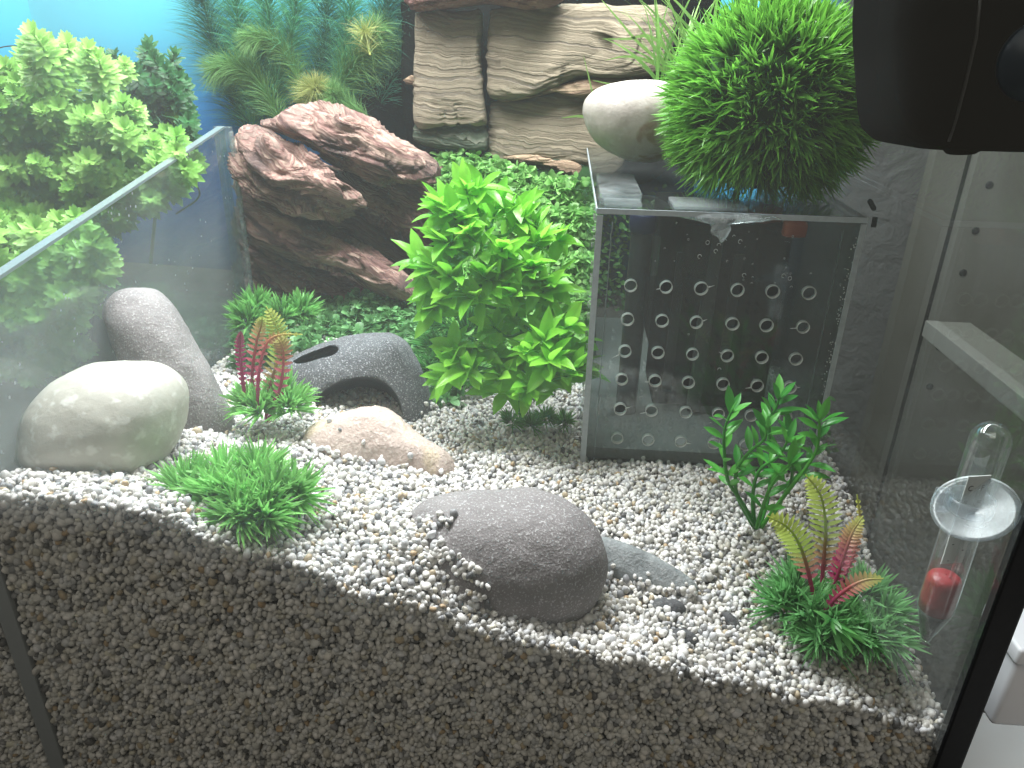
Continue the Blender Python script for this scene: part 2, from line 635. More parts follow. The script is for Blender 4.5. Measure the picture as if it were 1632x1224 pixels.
def gh(x, y):
    x, y = np.asarray(x, float), np.asarray(y, float)
    d2 = (x[..., None] - CT[:, 0]) ** 2 + (y[..., None] - CT[:, 1]) ** 2
    w = 1.0 / (d2 + 0.0004) ** 1.6
    z = (w * CT[:, 2]).sum(-1) / w.sum(-1)
    for mx, my, h, sg in MOUNDS:
        z = z + h * np.exp(-((x - mx) ** 2 + (y - my) ** 2) / (2 * sg * sg))
    return z


# solid bed under the loose grains
xs = np.linspace(-0.6, XR - 0.001, 80)
ys = np.linspace(YF + 0.0075, 0.92, 60)
X, Yg = np.meshgrid(xs, ys)
Z = gh(X, Yg) - 0.008
V = np.stack([X, Yg, Z], -1).reshape(-1, 3)
n0 = len(V)
idx = np.arange(n0).reshape(60, 80)
F = [(idx[i, j], idx[i, j + 1], idx[i + 1, j + 1], idx[i + 1, j]) for i in range(59) for j in range(79)]
F = [tuple(int(a) for a in f) for f in F]
low = np.array([(x, ys[0], ZB) for x in xs])
V = np.vstack([V, low])
F += [(n0 + j, n0 + j + 1, int(idx[0, j + 1]), int(idx[0, j])) for j in range(79)]
o = single('gravel_bed', V, F, plain('packed_fines', (0.10, 0.095, 0.085, 1), 0.95, 0.1, 0.5, 300), 'packed bed of fine gravel filling the tank floor', None, kind='structure')

# loose grains: instanced pebbles
t = NT('quartz_gravel')
rnd = t.n('ShaderNodeObjectInfo').outputs['Random']
cc = t.ramp(rnd, [(0.0, (0.70, 0.68, 0.65)), (0.18, (0.82, 0.80, 0.78)), (0.34, (0.58, 0.565, 0.54)), (0.50, (0.74, 0.71, 0.66)), (0.62, (0.48, 0.48, 0.49)), (0.72, (0.70, 0.70, 0.72)), (0.81, (0.22, 0.22, 0.235)), (0.87, (0.50, 0.47, 0.40)),
                  (0.90, (0.055, 0.055, 0.06)), (0.945, (0.42, 0.33, 0.21)), (0.965, (0.74, 0.70, 0.58)), (0.988, (0.43, 0.29, 0.15))], 'CONSTANT')
f = t.noise(260, 3)
cc = t.mix(t.math('MULTIPLY', f, 0.30), cc, (0.45, 0.44, 0.42, 1))
tr_ = t.n('ShaderNodeBsdfTranslucent')
t.link(cc, tr_.inputs[0])
mx_ = t.n('ShaderNodeMixShader')
mx_.inputs[0].default_value = 0.06
t.link(t.bsdf(cc, 0.42, 0.45), mx_.inputs[1])
t.link(tr_.outputs[0], mx_.inputs[2])
M['grain'] = t.done(mx_.outputs[0])
src = bpy.data.collections.new('pebble_shapes')
for k in range(10):
    V, F = ico(2)
    r_ = random.Random(k)
    ax = Vector((1.15 + 0.25 * r_.random(), 0.95 + 0.2 * r_.random(), 0.72 + 0.2 * r_.random()))
    V2 = np.array([(Vector(v) * (1 + 0.22 * noise.noise(Vector(v) * 1.1 + Vector((k * 3.1, 0, 0))) + 0.10 * noise.noise(Vector(v) * 2.4 + Vector((0, k * 5.7, 0)))))[:] for v in V]) * np.array(ax[:])
    po = bpy.data.objects.new('pebble', mesh('pebble', V2, F, True, (M['grain'],)))
    src.objects.link(po)

pts = []
s = 0.0034


def jgrid(x0, x1, y0, y1, st):
    gx, gy = np.meshgrid(np.arange(x0, x1, st), np.arange(y0, y1, st * 0.87))
    gx = gx + (np.arange(gx.shape[0]) % 2)[:, None] * st / 2
    return gx.ravel() + nr.uniform(-0.38, 0.38, gx.size) * st, gy.ravel() + nr.uniform(-0.38, 0.38, gx.size) * st


for layer in range(3):
    gx, gy = jgrid(-0.50, XR - 0.002, YF + 0.0025, 0.74, s)
    keep = (gx > -0.286 - 0.012 * np.clip((gy - 0.3) / 0.4, 0, 1)) & (gy > YF + 0.002)
    keep &= ~((gx > 0.026) & (gx < 0.195) & (gy > 0.504) & (gy < 0.80))
    gx, gy = gx[keep], gy[keep]
    gz = gh(gx, gy) - 0.0011 - layer * 0.0025 + nr.uniform(-0.0011, 0.0011, gx.size) + 0.0022 * (nr.rand(gx.size) > 0.93)
    pts.append(np.stack([gx, gy, gz], -1))
for layer in range(2):      # the face of the bed pressed against the front pane
    gx, gz = jgrid(-0.45, XR - 0.003, -0.425, -0.2, s * 0.97)
    top = gh(gx, np.full_like(gx, YF))
    keep = (gz < top - 0.001) & ~((gx > -0.298) & (gx < -0.285))
    gx, gz = gx[keep], gz[keep]
    gy = YF + 0.0019 + layer * 0.0023 + nr.uniform(-0.0006, 0.001, gx.size)
    pts.append(np.stack([gx, gy, gz], -1))
gx, gz = jgrid(YF, 0.6, -0.425, -0.2, s)
pts = np.vstack(pts)
# ------------------------------------------------------------------ background sheet
t = NT('background_print')
sep = t.n('ShaderNodeSeparateXYZ')
t.link(t.pos(), sep.inputs[0])
zz = sep.outputs['Z']
# object origin is the sheet's foot: z 0 .. 0.8
f = t.math('ADD', t.math('MULTIPLY', zz, 1.0), t.math('MULTIPLY', t.math('SUBTRACT', t.noise(3.5, 3), 0.5), 0.10))
c = t.ramp(f, [(0.20, lin(30, 48, 58)), (0.36, lin(28, 95, 170)), (0.46, lin(40, 145, 225)), (0.55, lin(95, 212, 243)), (0.70, lin(130, 232, 248))])
bgm = t.done(t.bsdf(c, 0.45, 0.3))
V, F = box(-1.25, 0.24, 0.945, 0.949, -0.55, 0.30)
single('background_sheet', V, F, bgm, 'printed sheet fading from pale cyan to deep blue behind the tank', 'background sheet', smooth=False)

# ------------------------------------------------------------------ stones
def ground_Y(px, py):
    lo, hi = 0.30, 0.75
    for _ in range(30):
        m_ = (lo + hi) / 2
        p = at(px, py, Y=m_)
        if p.z > float(gh(p.x, p.y)):
            lo = m_
        else:
            hi = m_
    return lo


def stone(name, outline, Y, depth, m, label, cat='stone', power=2.0, sub=5, disp=None, group='loose stones in the tank', face=None):
    V, F = inflate(outline, Y, depth, power, sub, disp, face)
    return single(name, V, F, m, label, cat, group)


pale = stonemat('pale_river_stone', (0.36, 0.35, 0.30, 1), (0.52, 0.51, 0.455, 1), (0.72, 0.72, 0.68, 1), 0.5, 130, 0.35, 0.55, 22, stain=(0.36, 0.335, 0.26, 1), tide=(0.017, (0.19, 0.175, 0.15, 1)))
stone('pale_stone', [(22, 735), (32, 668), (75, 615), (140, 582), (210, 576), (262, 582), (296, 612), (299, 655), (278, 712), (240, 752), (205, 770), (130, 768), (60, 762)], 0.375, 0.040, pale,
      'big smooth cream white egg-shaped stone lying against the front glass', disp=lambda p: 0.0010 * nz(p, 22, 1) + 0.0004 * nz(p, 90, 4))
grey = stonemat('grey_basalt', (0.15, 0.138, 0.14, 1), (0.29, 0.272, 0.27, 1), (0.62, 0.61, 0.6, 1), 0.45, 850, 0.7, 0.72, 28)
stone('leaning_stone', [(162, 505), (168, 478), (190, 461), (222, 458), (255, 467), (280, 492), (305, 535), (338, 592), (362, 640), (380, 685), (378, 730), (330, 760), (270, 740), (230, 680), (200, 620), (180, 560)], 0.455, 0.030, grey,
      'tall grey speckled stone leaning behind the pale stone', disp=lambda p: 0.0016 * nz(p, 30, 2) + 0.0006 * nz(p, 110, 5))
dark = stonemat('dark_grey_cobble', (0.165, 0.15, 0.152, 1), (0.25, 0.23, 0.23, 1), (0.68, 0.68, 0.68, 1), 0.45, 800, 0.75, 0.7, 24)
stone('dark_cobble', [(632, 842), (668, 800), (720, 783), (790, 778), (850, 780), (905, 800), (945, 835), (966, 885), (964, 930), (940, 975), (890, 1003), (830, 1014), (760, 1010), (700, 985), (655, 930), (636, 885)], 0.352, 0.036, dark,
      'large round dark grey speckled cobble half buried in the middle', disp=lambda p: 0.0018 * nz(p, 20, 3) + 0.0005 * nz(p, 140, 6))
pink = stonemat('pink_sandstone', (0.40, 0.31, 0.27, 1), (0.55, 0.455, 0.405, 1), (0.75, 0.66, 0.6, 1), 0.5, 420, 1.0, 0.85, 40, stain=(0.62, 0.50, 0.36, 1), stain_lo=0.55)
stone('pink_sandstone', [(478, 705), (500, 678), (540, 658), (585, 650), (620, 655), (660, 688), (705, 715), (722, 740), (715, 775), (640, 800), (560, 780), (500, 750)], 0.455, 0.032, pink,
      'rough pink sandstone half sunk in gravel in front of the cave', power=2.3, disp=lambda p: 0.0026 * nz(p, 26, 7) + 0.0009 * nz(p, 160, 8))
creamm = stonemat('mottled_white_stone', (0.27, 0.24, 0.21, 1), (0.38, 0.345, 0.31, 1), (0.55, 0.52, 0.48, 1), 0.2, 140, 0.3, 0.6, 62, stain=(0.20, 0.13, 0.075, 1), stain_lo=0.60)
stone('mottled_stone', [(929, 180), (932, 163), (942, 149), (957, 139), (980, 132), (1010, 128), (1064, 132), (1100, 152), (1110, 190), (1094, 232), (1054, 255), (1010, 257), (981, 248), (953, 230), (936, 206)], 0.62, 0.034, creamm,
      'smooth whitish stone with brown spots resting on the clear box', disp=lambda p: 0.0010 * nz(p, 20, 11))
slate = stonemat('blue_grey_slate', (0.17, 0.185, 0.19, 1), (0.30, 0.32, 0.325, 1), (0.5, 0.5, 0.5, 1), 0.3, 300, 0.8, 0.55, 60)
stone('slate_slab', [(940, 862), (962, 856), (1005, 868), (1050, 888), (1092, 915), (1112, 938), (1100, 952), (1060, 948), (1010, 935), (960, 920), (935, 900)], ground_Y(1030, 905) - 0.004, 0.009, slate,
      'flat blue grey slate slab poking out beside the dark cobble', power=3, disp=lambda p: 0.0012 * nz((p[0], p[1], p[2] * 3), 40, 9))
chip = stonemat('black_slate', (0.05, 0.05, 0.055, 1), (0.10, 0.10, 0.105, 1), (0.3, 0.3, 0.3, 1), 0.3, 300, 0.6, 0.6, 60)
stone('slate_chip', [(1028, 958), (1060, 952), (1088, 962), (1092, 978), (1062, 984), (1035, 975)], ground_Y(1060, 968) + 0.0025, 0.005, chip, 'dark slate chip in the gravel below the slate slab', power=2.6, sub=4, disp=lambda p: 0.0012 * nz(p, 60, 13))
stone('slate_chip', [(1150, 976), (1162, 975), (1176, 990), (1182, 1004), (1170, 1004), (1156, 992)], ground_Y(1165, 990) + 0.0015, 0.004, chip, 'thin narrow slate sliver nearest the right fern plant', power=2.6, sub=4, disp=lambda p: 0.0008 * nz(p, 60, 14))
stone('slate_chip', [(1058, 1010), (1085, 1000), (1108, 1012), (1112, 1026), (1085, 1030), (1062, 1026)], ground_Y(1085, 1015) + 0.003, 0.004, chip, 'small dark slate chip nearest the front glass', power=2.6, sub=4, disp=lambda p: 0.001 * nz(p, 60, 15))

# ------------------------------------------------------------------ cave ornament
cavem = stonemat('glittery_grey_resin', (0.095, 0.10, 0.11, 1), (0.165, 0.172, 0.185, 1), (0.62, 0.64, 0.66, 1), 0.65, 800, 1.2, 0.55, 120)
cavein = plain('smooth_grey_resin', (0.085, 0.09, 0.10, 1), 0.5, 0.4, 0.2, 80)
Vc, Fc = inflate([(448, 600), (452, 580), (480, 562), (520, 545), (570, 533), (615, 531), (642, 540), (660, 565), (676, 600), (690, 650), (688, 700), (600, 715), (500, 710), (450, 660)], 0.56, 0.052, 2.4, 5,
                 lambda p: 0.0010 * nz(p, 40, 21) + 0.0006 * nz(p, 160, 22))
Cc = at(575, 640, Y=0.56)


def cutter(outline, Y, depth, power=2.2, sub=4):
    return inflate(outline, Y, depth, power, sub)


def boolean(V, F, cuts, mats):
    base = link('tmp', mesh('tmp', V, F, True, mats))
    tmp = [base]
    for Vq, Fq in cuts:
        q = link('tmp', mesh('tmp', Vq, Fq, True, (mats[1],)))
        mdf = base.modifiers.new('cut', 'BOOLEAN')
        mdf.operation = 'DIFFERENCE'
        mdf.object = q
        mdf.solver = 'EXACT'
        mdf.material_mode = 'TRANSFER'
        tmp.append(q)
    dg = bpy.context.evaluated_depsgraph_get()
    dg.update()
    me = bpy.data.meshes.new_from_object(base.evaluated_get(dg))
    for q in tmp:
        bpy.data.objects.remove(q)
    return me


cuts = [cutter([(492, 690), (496, 650), (515, 624), (545, 608), (580, 602), (612, 610), (634, 634), (642, 665), (640, 700), (560, 720)], 0.515, 0.062, 3.2),
        cutter([(462, 578), (480, 568), (510, 556), (530, 550), (541, 556), (536, 566), (510, 572), (480, 580)], 0.535, 0.022, 2.6)]
me = boolean(Vc, Fc, cuts, (cavem, cavein))
base = Cc.copy()
base.z = -0.288
me.transform(Matrix.Translation(-base))
me.name = 'cave_ornament'
co = link('cave_ornament', me, None, base)
tag(co, 'speckled dark grey resin cave with an arched mouth and a side hole', 'cave ornament')

# grains strewn on top of stones
from mathutils.bvhtree import BVHTree


def strew(oname, path, n_, w):
    o_ = bpy.data.objects[oname]
    off = np.array(o_.location[:])
    bv = BVHTree.FromPolygons([(np.array(v.co[:]) + off).tolist() for v in o_.data.vertices], [tuple(p.vertices) for p in o_.data.polygons])
    pl = smooth_line([(a, b, 0) for a, b in path], 10)
    got = []
    for k in range(n_):
        p = pl[rng.randrange(len(pl))]
        d = ray(p[0] + rng.gauss(0, w), p[1] + rng.gauss(0, w)).normalized()
        h = bv.ray_cast(Vector((0, 0, 0)), d)
        if h[0] is not None:
            got.append((h[0] + h[1] * 0.0011)[:])
    return np.array(got).reshape(-1, 3)


pts = np.vstack([pts,
                 strew('dark_cobble', [(650, 850), (690, 870), (725, 890), (752, 920), (758, 960), (745, 1000)], 90, 9),
                 strew('dark_cobble', [(668, 848), (700, 832), (722, 830)], 26, 6), strew('dark_cobble', [(655, 835), (700, 822)], 6, 5),
                 strew('slate_slab', [(960, 915), (1010, 930), (1060, 945), (1105, 945)], 90, 7),
                 strew('pink_sandstone', [(480, 712), (540, 722), (610, 746), (680, 760), (715, 764)], 90, 5), strew('pink_sandstone', [(520, 690), (600, 700), (690, 735)], 4, 12),
                 strew('cave_ornament', [(684, 640), (690, 670), (670, 690)], 20, 6)])
me = bpy.data.meshes.new('gravel')
me.vertices.add(len(pts))
me.vertices.foreach_set('co', pts.astype(np.float32).ravel())
a = me.attributes.new('turn', 'FLOAT_VECTOR', 'POINT')
a.data.foreach_set('vector', nr.uniform(0, 2 * pi, (len(pts), 3)).astype(np.float32).ravel())
a = me.attributes.new('size', 'FLOAT', 'POINT')
sz = 0.00161 * np.exp(nr.normal(0, 0.22, len(pts)))
a.data.foreach_set('value', np.clip(sz, 0.0008, 0.0027).astype(np.float32))
a = me.attributes.new('shape', 'INT', 'POINT')
a.data.foreach_set('value', nr.randint(0, 10, len(pts)).astype(np.int32))
go = link('gravel', me)
tag(go, 'loose white, grey and black quartz gravel heaped in the tank', 'gravel', kind='stuff')
ng = bpy.data.node_groups.new('scatter', 'GeometryNodeTree')
ng.interface.new_socket('Geometry', in_out='INPUT', socket_type='NodeSocketGeometry')
ng.interface.new_socket('Geometry', in_out='OUTPUT', socket_type='NodeSocketGeometry')
gi, gq = ng.nodes.new('NodeGroupInput'), ng.nodes.new('NodeGroupOutput')
ci = ng.nodes.new('GeometryNodeCollectionInfo')
ci.inputs['Collection'].default_value = src
ci.inputs['Separate Children'].default_value = True
ci.inputs['Reset Children'].default_value = True
ip = ng.nodes.new('GeometryNodeInstanceOnPoints')
ip.inputs['Pick Instance'].default_value = True


def na(nm, ty):
    q = ng.nodes.new('GeometryNodeInputNamedAttribute')
    q.data_type = ty
    q.inputs['Name'].default_value = nm
    return q.outputs[0]


ng.links.new(gi.outputs[0], ip.inputs['Points'])
ng.links.new(ci.outputs[0], ip.inputs['Instance'])
ng.links.new(na('turn', 'FLOAT_VECTOR'), ip.inputs['Rotation'])
ng.links.new(na('size', 'FLOAT'), ip.inputs['Scale'])
ng.links.new(na('shape', 'INT'), ip.inputs['Instance Index'])
ng.links.new(ip.outputs[0], gq.inputs[0])
md = go.modifiers.new('scatter', 'NODES')
md.node_group = ng

# ------------------------------------------------------------------ background rocks
AX = Vector((0.50, -0.25, 0.85)).normalized()     # across the strata of the brown rock
AL = Vector((0.84, 0.1, -0.52)).normalized()      # along them


def rockmat(name, cols, axis, scale, bump=0.8, rough=0.8, dark=None):
    """layered rock: colour bands follow the strata, warped"""
    t = NT(name)
    w = t.n('ShaderNodeVectorMath', operation='DOT_PRODUCT')
    t.link(t.pos(), w.inputs[0])
    w.inputs[1].default_value = axis
    h = t.math('ADD', t.math('MULTIPLY', w.outputs['Value'], scale), t.math('MULTIPLY', t.noise(14, 4, 0.6), 1.6))
    h = t.math('ADD', h, t.math('MULTIPLY', t.noise(4, 2), 2.2))
    wv = t.n('ShaderNodeTexNoise', noise_dimensions='1D')
    wv.inputs['Scale'].default_value = 2.3
    wv.inputs['Detail'].default_value = 6
    wv.inputs['Roughness'].default_value = 0.7
    t.link(h, wv.inputs['W'])
    f = wv.outputs['Fac']
    c = t.ramp(f, cols)
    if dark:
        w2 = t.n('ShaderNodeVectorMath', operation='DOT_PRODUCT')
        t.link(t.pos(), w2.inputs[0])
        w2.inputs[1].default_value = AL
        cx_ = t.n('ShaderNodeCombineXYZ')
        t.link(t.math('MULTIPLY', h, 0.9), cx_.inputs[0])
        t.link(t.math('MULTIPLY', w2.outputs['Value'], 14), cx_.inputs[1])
        shade_patch = t.ramp(t.noise(1.0, 5, 0.6, vec=cx_.outputs[0]), [(0.50, (0, 0, 0)), (0.62, (1, 1, 1))])  # dark streaks painted in for the shadowed hollows between ledges
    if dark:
        c = t.mix(t.math('MULTIPLY', shade_patch, 0.8), c, dark)
    hh = t.math('ADD', t.math('MULTIPLY', f, 1.4), t.math('MULTIPLY', t.noise(120, 5), 0.5))
    return t.done(t.bsdf(c, rough, 0.25, t.bump(hh, bump, 0.004)))


def strata(p, amp, s_across, s_along, off):
    v = Vector(p)
    warp = 0.018 * noise.noise(v * 16 + Vector((off, 0, 0))) + 0.008 * noise.noise(v * 42)
    a = v.dot(AX) + warp
    q = Vector((a * s_across, v.dot(AL) * s_along, v.y * s_along + off))
    n1 = noise.noise(q)
    n2 = noise.noise(q * 2.6 + Vector((3, 1, 7)))
    r1 = 1 - abs(n1) * 2
    u = a * 30 + 0.30 * n1 + off * 0.37
    u2 = a * 92 + 0.6 * n2 + off
    n3 = noise.noise(v * 70 + Vector((off, 5, 2)))
    u3 = a * 250 + 0.9 * n3
    s1 = (u - math.floor(u)) ** 1.6
    s2 = (u2 - math.floor(u2)) ** 1.4
    s3 = u3 - math.floor(u3)
    jag = abs(noise.noise(Vector((a * 75, v.dot(AL) * 26, v.y * 26 + off)))) + 0.5 * abs(noise.noise(Vector((a * 160, v.dot(AL) * 60, v.y * 60 + off))))
    return amp * (0.45 * n1 + 1.45 * (s1 - 0.5) + (0.55 + 0.4 * n1) * (s2 - 0.5) + 0.2 * (s3 - 0.5) - 0.75 * jag + 0.25 * n3)


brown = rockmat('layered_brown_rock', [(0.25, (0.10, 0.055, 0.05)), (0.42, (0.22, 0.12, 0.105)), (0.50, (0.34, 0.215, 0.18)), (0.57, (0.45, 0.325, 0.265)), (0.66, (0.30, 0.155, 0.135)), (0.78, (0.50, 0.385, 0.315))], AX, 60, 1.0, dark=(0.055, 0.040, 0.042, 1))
brt = thing('layered_rock', at(530, 480, Y=0.76), 'jagged reddish brown layered rock with dark hollows beside the divider pane', 'rock', None)


def slab(outline, Y, depth, off, amp, sa=58, sl=9, power=2.6, sub=6, mat_=brown, name='ledge'):
    V, F = inflate(outline, Y, depth, power, sub, lambda p: strata(p, amp, sa, sl, off) + 0.0016 * nz(p, 60, off))
    return part(name, V, F, mat_, brt)


# overlapping ledges, each running down to the right
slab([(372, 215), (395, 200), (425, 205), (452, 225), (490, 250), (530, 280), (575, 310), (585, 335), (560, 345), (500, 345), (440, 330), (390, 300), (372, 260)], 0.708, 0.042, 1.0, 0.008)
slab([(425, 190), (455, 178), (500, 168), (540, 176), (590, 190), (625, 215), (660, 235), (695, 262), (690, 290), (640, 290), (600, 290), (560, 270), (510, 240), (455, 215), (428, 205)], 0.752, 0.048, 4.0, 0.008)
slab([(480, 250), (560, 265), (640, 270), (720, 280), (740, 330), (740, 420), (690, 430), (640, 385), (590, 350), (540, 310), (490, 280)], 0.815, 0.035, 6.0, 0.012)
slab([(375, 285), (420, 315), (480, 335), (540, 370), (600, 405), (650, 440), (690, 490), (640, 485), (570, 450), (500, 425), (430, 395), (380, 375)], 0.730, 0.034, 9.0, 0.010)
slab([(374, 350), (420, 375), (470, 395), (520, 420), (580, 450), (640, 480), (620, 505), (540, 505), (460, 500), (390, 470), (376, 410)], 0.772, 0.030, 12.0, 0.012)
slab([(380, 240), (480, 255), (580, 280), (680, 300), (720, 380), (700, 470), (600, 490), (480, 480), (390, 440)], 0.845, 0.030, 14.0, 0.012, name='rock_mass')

BX = Vector((0.06, -0.1, 1.0)).normalized()
beige = rockmat('wavy_beige_rock', [(0.3, (0.14, 0.12, 0.10)), (0.42, (0.21, 0.175, 0.125)), (0.55, (0.28, 0.235, 0.17)), (0.7, (0.23, 0.195, 0.14)), (0.85, (0.31, 0.265, 0.195))], BX, 60, 0.9)


def wavy(p, off, amp):
    v = Vector(p)
    w = v.z + 0.018 * noise.noise(Vector((v.x * 15 + off, v.y * 6, v.z * 7))) + 0.004 * noise.noise(v * 50)
    q = Vector((w * 230, v.x * 7, off))
    cr = max(0.0, 0.05 - abs(noise.noise(Vector((v.x * 26 + off, v.z * 3.5, off))))) / 0.05
    return amp * (0.4 + 1.1 * abs(noise.noise(v * 22 + Vector((0, off, 0))))) * (noise.noise(q) + 0.7 * noise.noise(q * 2.3)) - 0.003 * cr * max(0, noise.noise(v * 20)) * 3 - 0.004 * abs(noise.noise(Vector((v.x * 40, v.y * 10, v.z * 9 + off)))) + 0.004 * noise.noise(v * 25 + Vector((off, 0, 0)))


cliff = thing('beige_cliff_rock', at(800, 265, Y=0.86), 'tall beige rock wall of wavy layered blocks rising behind the plants', 'rock')


def block(outline, Y, depth, off, amp=0.0016, m=beige, name='block', power=6, sub=6, lab=None):
    V, F = inflate(outline, Y, depth, power, sub, lambda p: wavy(p, off, amp), face=(0.05, -1, 0.12))
    return part(name, V, F, m, cliff, label=lab)


rust = rockmat('rusty_brown_rock', [(0.3, (0.14, 0.09, 0.06)), (0.5, (0.34, 0.235, 0.16)), (0.62, (0.42, 0.31, 0.21)), (0.8, (0.27, 0.18, 0.125))], BX, 45, 1.0)
mossy = rockmat('mossy_dark_rock', [(0.3, (0.02, 0.03, 0.02)), (0.55, (0.07, 0.09, 0.06)), (0.75, (0.22, 0.22, 0.18))], BX, 45, 1.0)
block([(664, 20), (700, 16), (745, 18), (768, 22), (770, 80), (773, 140), (774, 198), (740, 204), (700, 204), (664, 200), (661, 140), (663, 80)], 0.84, 0.022, 2.0, 0.0022)
block([(778, 16), (850, 12), (930, 10), (1010, 12), (1070, 20), (1060, 110), (1000, 125), (930, 128), (880, 142), (840, 156), (806, 158), (780, 148), (777, 90)], 0.85, 0.024, 5.0, 0.0024)
block([(782, 162), (840, 158), (890, 146), (960, 150), (1000, 200), (960, 262), (900, 262), (850, 255), (790, 256), (778, 230), (777, 195)], 0.865, 0.024, 8.0, 0.0022)
block([(660, 196), (700, 192), (740, 190), (772, 198), (776, 226), (770, 240), (720, 240), (664, 226)], 0.846, 0.023, 11.0, 0.002, mossy, 'mossy_foot')
block([(786, 250), (840, 244), (900, 248), (935, 262), (930, 296), (880, 286), (830, 282), (790, 270)], 0.86, 0.022, 13.0, 0.002, mossy, 'mossy_foot')
block([(776, 146), (800, 153), (836, 153), (880, 138), (930, 126), (1000, 118), (1040, 122), (1000, 140), (930, 158), (890, 147), (850, 155), (806, 163), (780, 158)], 0.842, 0.012, 15.0, 0.004, rust, 'rusty_rim', 3, 5)
block([(640, 128), (660, 118), (680, 124), (676, 136), (650, 136)], 0.85, 0.012, 17.0, 0.003, rust, 'rusty_rim', 3, 4)
block([(790, 246), (830, 240), (880, 252), (915, 256), (930, 268), (925, 290), (905, 275), (860, 262), (800, 258)], 0.845, 0.010, 19.0, 0.004, rust, 'rusty_rim', 3, 5)
block([(640, -10), (700, -40), (880, -40), (900, -8), (885, 8), (840, 14), (800, 6), (760, 4), (700, 12), (655, 14)], 0.82, 0.03, 23.0, 0.006, rockmat('red_brown_rock', [(0.3, (0.06, 0.03, 0.03)), (0.5, (0.26, 0.13, 0.12)), (0.7, (0.42, 0.26, 0.23))], BX, 45, 1.0), 'overhang', 3, 6)

dk = stonemat('painted_shade_rock', (0.003, 0.0035, 0.0035, 1), (0.009, 0.010, 0.0095, 1), None, bump=0.8, rough=1.0, scale=20, spec=0.02)  # near-black colour stands in for the shade between the rocks
stone('shade_black_rock', [(540, 190), (600, 130), (650, 95), (690, 120), (700, 200), (700, 260), (640, 280), (560, 260)], 0.914, 0.008, dk, 'rock coloured near black for the shade in the gap left of the beige rock wall', 'rock', power=3, disp=lambda p: 0.004 * nz(p, 25, 31), group=None)
stone('shade_black_rock', [(640, -70), (900, -80), (1130, -70), (1120, 150), (1050, 280), (900, 300), (720, 290), (650, 240)], 0.905, 0.018, dk, 'rock coloured near black for the shade in the crack of the beige rock wall', 'rock', power=6, disp=lambda p: 0.003 * nz(p, 25, 32), group=None)
#PLANTS
# ------------------------------------------------------------------ clear filter box with drilled front
BX0, BX1, BY0, BY1, BZ0, BZ1 = 0.024, 0.197, 0.50, 0.80, -0.315, -0.101
TH = 0.004
fb = thing('filter_box', (0.11, 0.65, BZ0), 'clear acrylic box drilled with rows of holes, standing in the back right corner', 'filter box')


def drilled(x0, x1, z0, z1, y0, y1, holes, r, cell=0.0105, n=20):
    """sheet with round holes: a square cell with a hole round every centre, plain strips between"""
    V, F, idxm = [], [], {}

    def v(x, y, z):
        k = (round(x, 5), round(y, 5), round(z, 5))
        if k not in idxm:
            idxm[k] = len(V)
            V.append(k)
        return idxm[k]
    hx = sorted({round(c[0], 4) for c in holes})
    hz = sorted({round(c[1], 4) for c in holes})
    xs_ = [x0] + sum([[c - cell, c + cell] for c in hx], []) + [x1]
    zs_ = [z0] + sum([[c - cell, c + cell] for c in hz], []) + [z1]
    hs = {(round(a, 4), round(b, 4)) for a, b in holes}
    for i in range(len(xs_) - 1):
        for j in range(len(zs_) - 1):
            xa, xb, za, zb = xs_[i], xs_[i + 1], zs_[j], zs_[j + 1]
            c = (round((xa + xb) / 2, 4), round((za + zb) / 2, 4))
            if c in hs:
                ring_o, ring_i = [], []
                for k in range(n):
                    a = 2 * pi * k / n
                    m_ = max(abs(cos(a)), abs(sin(a)))
                    ring_o.append((c[0] + cell * cos(a) / m_, c[1] + cell * sin(a) / m_))
                    ring_i.append((c[0] + r * cos(a), c[1] + r * sin(a)))
                for k in range(n):
                    q = (k + 1) % n
                    for y, fl in ((y0, 1), (y1, -1)):
                        f_ = [v(ring_o[k][0], y, ring_o[k][1]), v(ring_o[q][0], y, ring_o[q][1]), v(ring_i[q][0], y, ring_i[q][1]), v(ring_i[k][0], y, ring_i[k][1])][::fl]
                        F.append(tuple(f_))
            else:
                for y, fl in ((y0, 1), (y1, -1)):
                    F.append(tuple([v(xa, y, za), v(xb, y, za), v(xb, y, zb), v(xa, y, zb)][::fl]))
    return np.array(V), F


HX = [0.050 + 0.024 * i for i in range(6)]
HZ = [-0.1535, -0.178, -0.202, -0.224, -0.248, -0.2725]
CELL = 0.0100
holes = [(x, z) for x in HX for z in HZ]
V, F = drilled(BX0 + 0.001, BX1, BZ0, BZ1 - TH, BY0, BY0 + TH, holes, 0.0044, CELL)
fpan = part('front_panel', V, F, M['acrylic'], fb, smooth=False)
# cut rim of every hole
rv, rf = [], []
n = 20
for i in range(n):
    a = 2 * pi * i / n
    for y, r in ((-0.0003, 0.0044), (-0.0003, 0.0040), (TH - 0.0006, 0.0040), (TH - 0.0006, 0.0044)):
        rv.append((r * cos(a), y, r * sin(a)))
for i in range(n):
    j = (i + 1) % n
    for k in range(4):
        q = (k + 1) % 4
        rf.append((i * 4 + k, j * 4 + k, j * 4 + q, i * 4 + q))
rim_me = mesh('hole_rim', rv, rf, True, (M['acrylic_rim'],))
bV, bF = box(-0.006, -0.0046, -0.0009, -0.0001, -0.0003, 0.0003)
for x, z in holes:
    o = link('hole_rim', rim_me, fpan, Vector((x + rng.uniform(-.0006, .0006), BY0, z)) - fb.location, (0, rng.uniform(0, 6.28), 0))
    o.scale = (rng.uniform(0.98, 1.06), 1, rng.uniform(0.98, 1.06))
